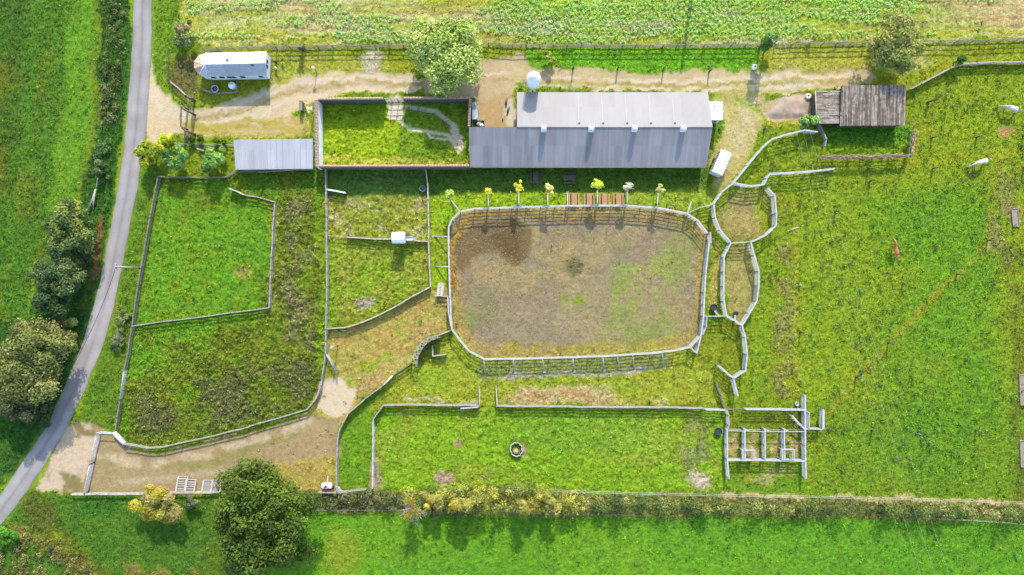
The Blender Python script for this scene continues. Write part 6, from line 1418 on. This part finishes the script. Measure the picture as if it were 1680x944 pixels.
# dead pale branches on the roadside
p = P(157, 328, 0); t = thing('dead_branches', 'pale bare fallen branches on the bank beside the lane', 'branches', p); mb = MB(); rnd = random.Random(2)
for i in range(14):
    e = Vector((rnd.uniform(-1.6, -.0), rnd.uniform(-2.4, -.8), rnd.uniform(.2, .9))); mb.tube([(.5 + rnd.uniform(-.1, .1), 1.6, .9), Vector((.25, .4, .8)).lerp(e, .35), e], [.07, .05, .02], 5)
mb.tube([(.5, 1.5, .85), (.75, 3.4, .7)], [.07, .05], 6); mb.build('branch', M['pale_twig'], t)
# hedges
def hedge(name, label, poly, hmin, hmax, cols, dens, ls=.27, seed=1, sc=1.4, lob=1.5, lrr=(.4, 1.0), cat='hedge'):
    """bushy growth: overlapping rounded masses of leaves, each with its own height and tone"""
    rng = np.random.default_rng(seed); xs = [q[0] for q in poly]; ys = [q[1] for q in poly]
    area = (max(xs) - min(xs)) * (max(ys) - min(ys)) / 100; n0 = int(area * lob)
    x = rng.uniform(min(xs), max(xs), n0); y = rng.uniform(min(ys), max(ys), n0)
    d = polydist(poly, x, y); k = d + rng.uniform(-3, 3, n0) > 4; x, y, d = x[k], y[k], d[k]; nl = len(x)
    wxm = (x - 840) / 10; wym = (472 - y) / 10
    top = hmin + (hmax - hmin) * sst(fbm(wxm / sc, wym / sc, seed, 2), .3, .72) * rng.uniform(.6, 1.1, nl)
    lr = rng.uniform(*lrr, nl); zc = np.maximum(top * rng.uniform(.3, 1, nl) - lr * .6, lr * .25)
    wxm, wym = wxm * (1 - zc / CAM_H), wym * (1 - zc / CAM_H)
    cidx = (sst(fbm(wxm / 3.5, wym / 3.5, seed + 9, 2), .25, .75) * len(cols) + rng.normal(0, .9, nl)).astype(int)
    lcol = np.array(cols)[np.clip(cidx, 0, len(cols) - 1)] * rng.uniform(.75, 1.3, (nl, 1)) * 1.5
    cnt = np.maximum(6, (dens * lr ** 2).astype(int)); rep = np.repeat(np.arange(nl), cnt); n = len(rep)
    u = rng.normal(size=(n, 3)); u /= np.linalg.norm(u, axis=1, keepdims=True); u[:, 2] = np.where(u[:, 2] < -.25, -u[:, 2], u[:, 2])
    r = lr[rep] * (.55 + .45 * rng.uniform(0, 1, n) ** .6) * (1 + .16 * rng.normal(size=n))
    c = np.stack([wxm[rep], wym[rep], zc[rep]], 1) + u * r[:, None] * np.array([1, 1, .9]); c[:, 2] = np.maximum(c[:, 2], .06)
    # growth down to the ground under each mass
    m_ = rng.random(n) < .22; c[m_, 2] *= rng.uniform(.1, .8, m_.sum())
    c0 = Vector((wxm.mean(), wym.mean(), 0)); t = thing(name, label, cat, c0)
    cl = lcol[rep] * rng.uniform(.7, 1.35, (n, 1)) * rng.uniform(.93, 1.07, (n, 3))
    link_mesh('foliage', quads_mesh('foliage', leaves(c - np.array(c0), rng.uniform(.6, 1.6, n) * ls, .4, rng, .55, u * .9), np.clip(cl, .008, .6)), M['leaf'], t)
    return t
H_DK = [A(92, 102, 54), A(112, 118, 66), A(134, 132, 84)]
hedge('roadside_hedge', 'long dark clipped hedge along the upper left of the lane', [(178, -40), (207, -40), (206, 60), (200, 140), (190, 200), (170, 214), (160, 212), (170, 100)], 1.0, 1.7, H_DK, 130, .24, 81, 1.2, 1.6, (.35, .7))
hedge('roadside_hedge', 'ragged green hedge end between the clipped hedge and bare branches', [(160, 214), (186, 208), (184, 250), (172, 300), (158, 310), (152, 290)], .7, 1.8, [A(92, 128, 66), A(108, 138, 80), A(84, 116, 60)], 130, .26, 82, 1.4)
hedge('bottom_hedge', 'dark brambly start of the bottom hedge beside the oak', [(505, 812), (560, 808), (600, 803), (650, 806), (668, 826), (660, 838), (505, 840)], .5, 2.4, [A(104, 110, 66), A(130, 126, 80), A(92, 100, 58), A(120, 128, 76)], 130, .27, 83, 1.6)
hedge('bottom_hedge', 'yellow flowering middle length of the bottom hedge', [(664, 806), (700, 800), (770, 800), (862, 798), (940, 808), (960, 812), (960, 840), (880, 848), (800, 846), (700, 842), (664, 836)], 2.8, 6.4, [A(170, 170, 70), A(128, 140, 66), A(186, 182, 80), A(96, 116, 52), A(158, 162, 82)], 130, .27, 84, 1.8, 1.7, (.45, 1.15))
hedge('bottom_hedge', 'brownish green long right hand length of the bottom hedge', [(950, 816), (1100, 818), (1300, 825), (1470, 829), (1580, 833), (1760, 841), (1760, 858), (1560, 850), (1300, 844), (1100, 845), (950, 843)], 2.0, 4.6, [A(88, 112, 52), A(150, 156, 80), A(104, 126, 58), A(176, 170, 104), A(120, 138, 62), A(84, 104, 50)], 130, .27, 85, 1.8, 1.6, (.45, 1.1))
hedge('rough_growth', 'tall dry straw coloured growth in the bottom left corner', [(30, 868), (70, 862), (120, 900), (170, 944), (190, 990), (-40, 990), (-40, 920), (10, 905)], .3, 1.3, [A(150, 136, 80), A(120, 118, 66), A(170, 154, 96), A(100, 110, 58)], 110, .24, 86, 1.5, 1.3, (.3, .7))
for i, (x, y, rx, ry, h, l) in enumerate(((857, 836, 2.2, 1.5, 6.4, 'tall yellow shrub rising from the middle of the bottom hedge'), (905, 832, 1.8, 1.3, 5.6, 'tall pale yellow shrub right of the tallest hedge shrub'), (760, 828, 2.0, 1.5, 6.2, 'tall olive yellow shrub left of the tallest hedge shrub'), (712, 828, 1.9, 1.4, 5.6, 'olive shrub in the bottom hedge right of the bare twiggy tree'))):
    tree('hedge_shrub', l, x, y - 6, rx, ry, h, [A(190, 176, 70), A(170, 160, 84), A(150, 150, 70)], 6500, .28, cat='shrub', seed=90 + i, low=.03, irr=.25, twigs=14)
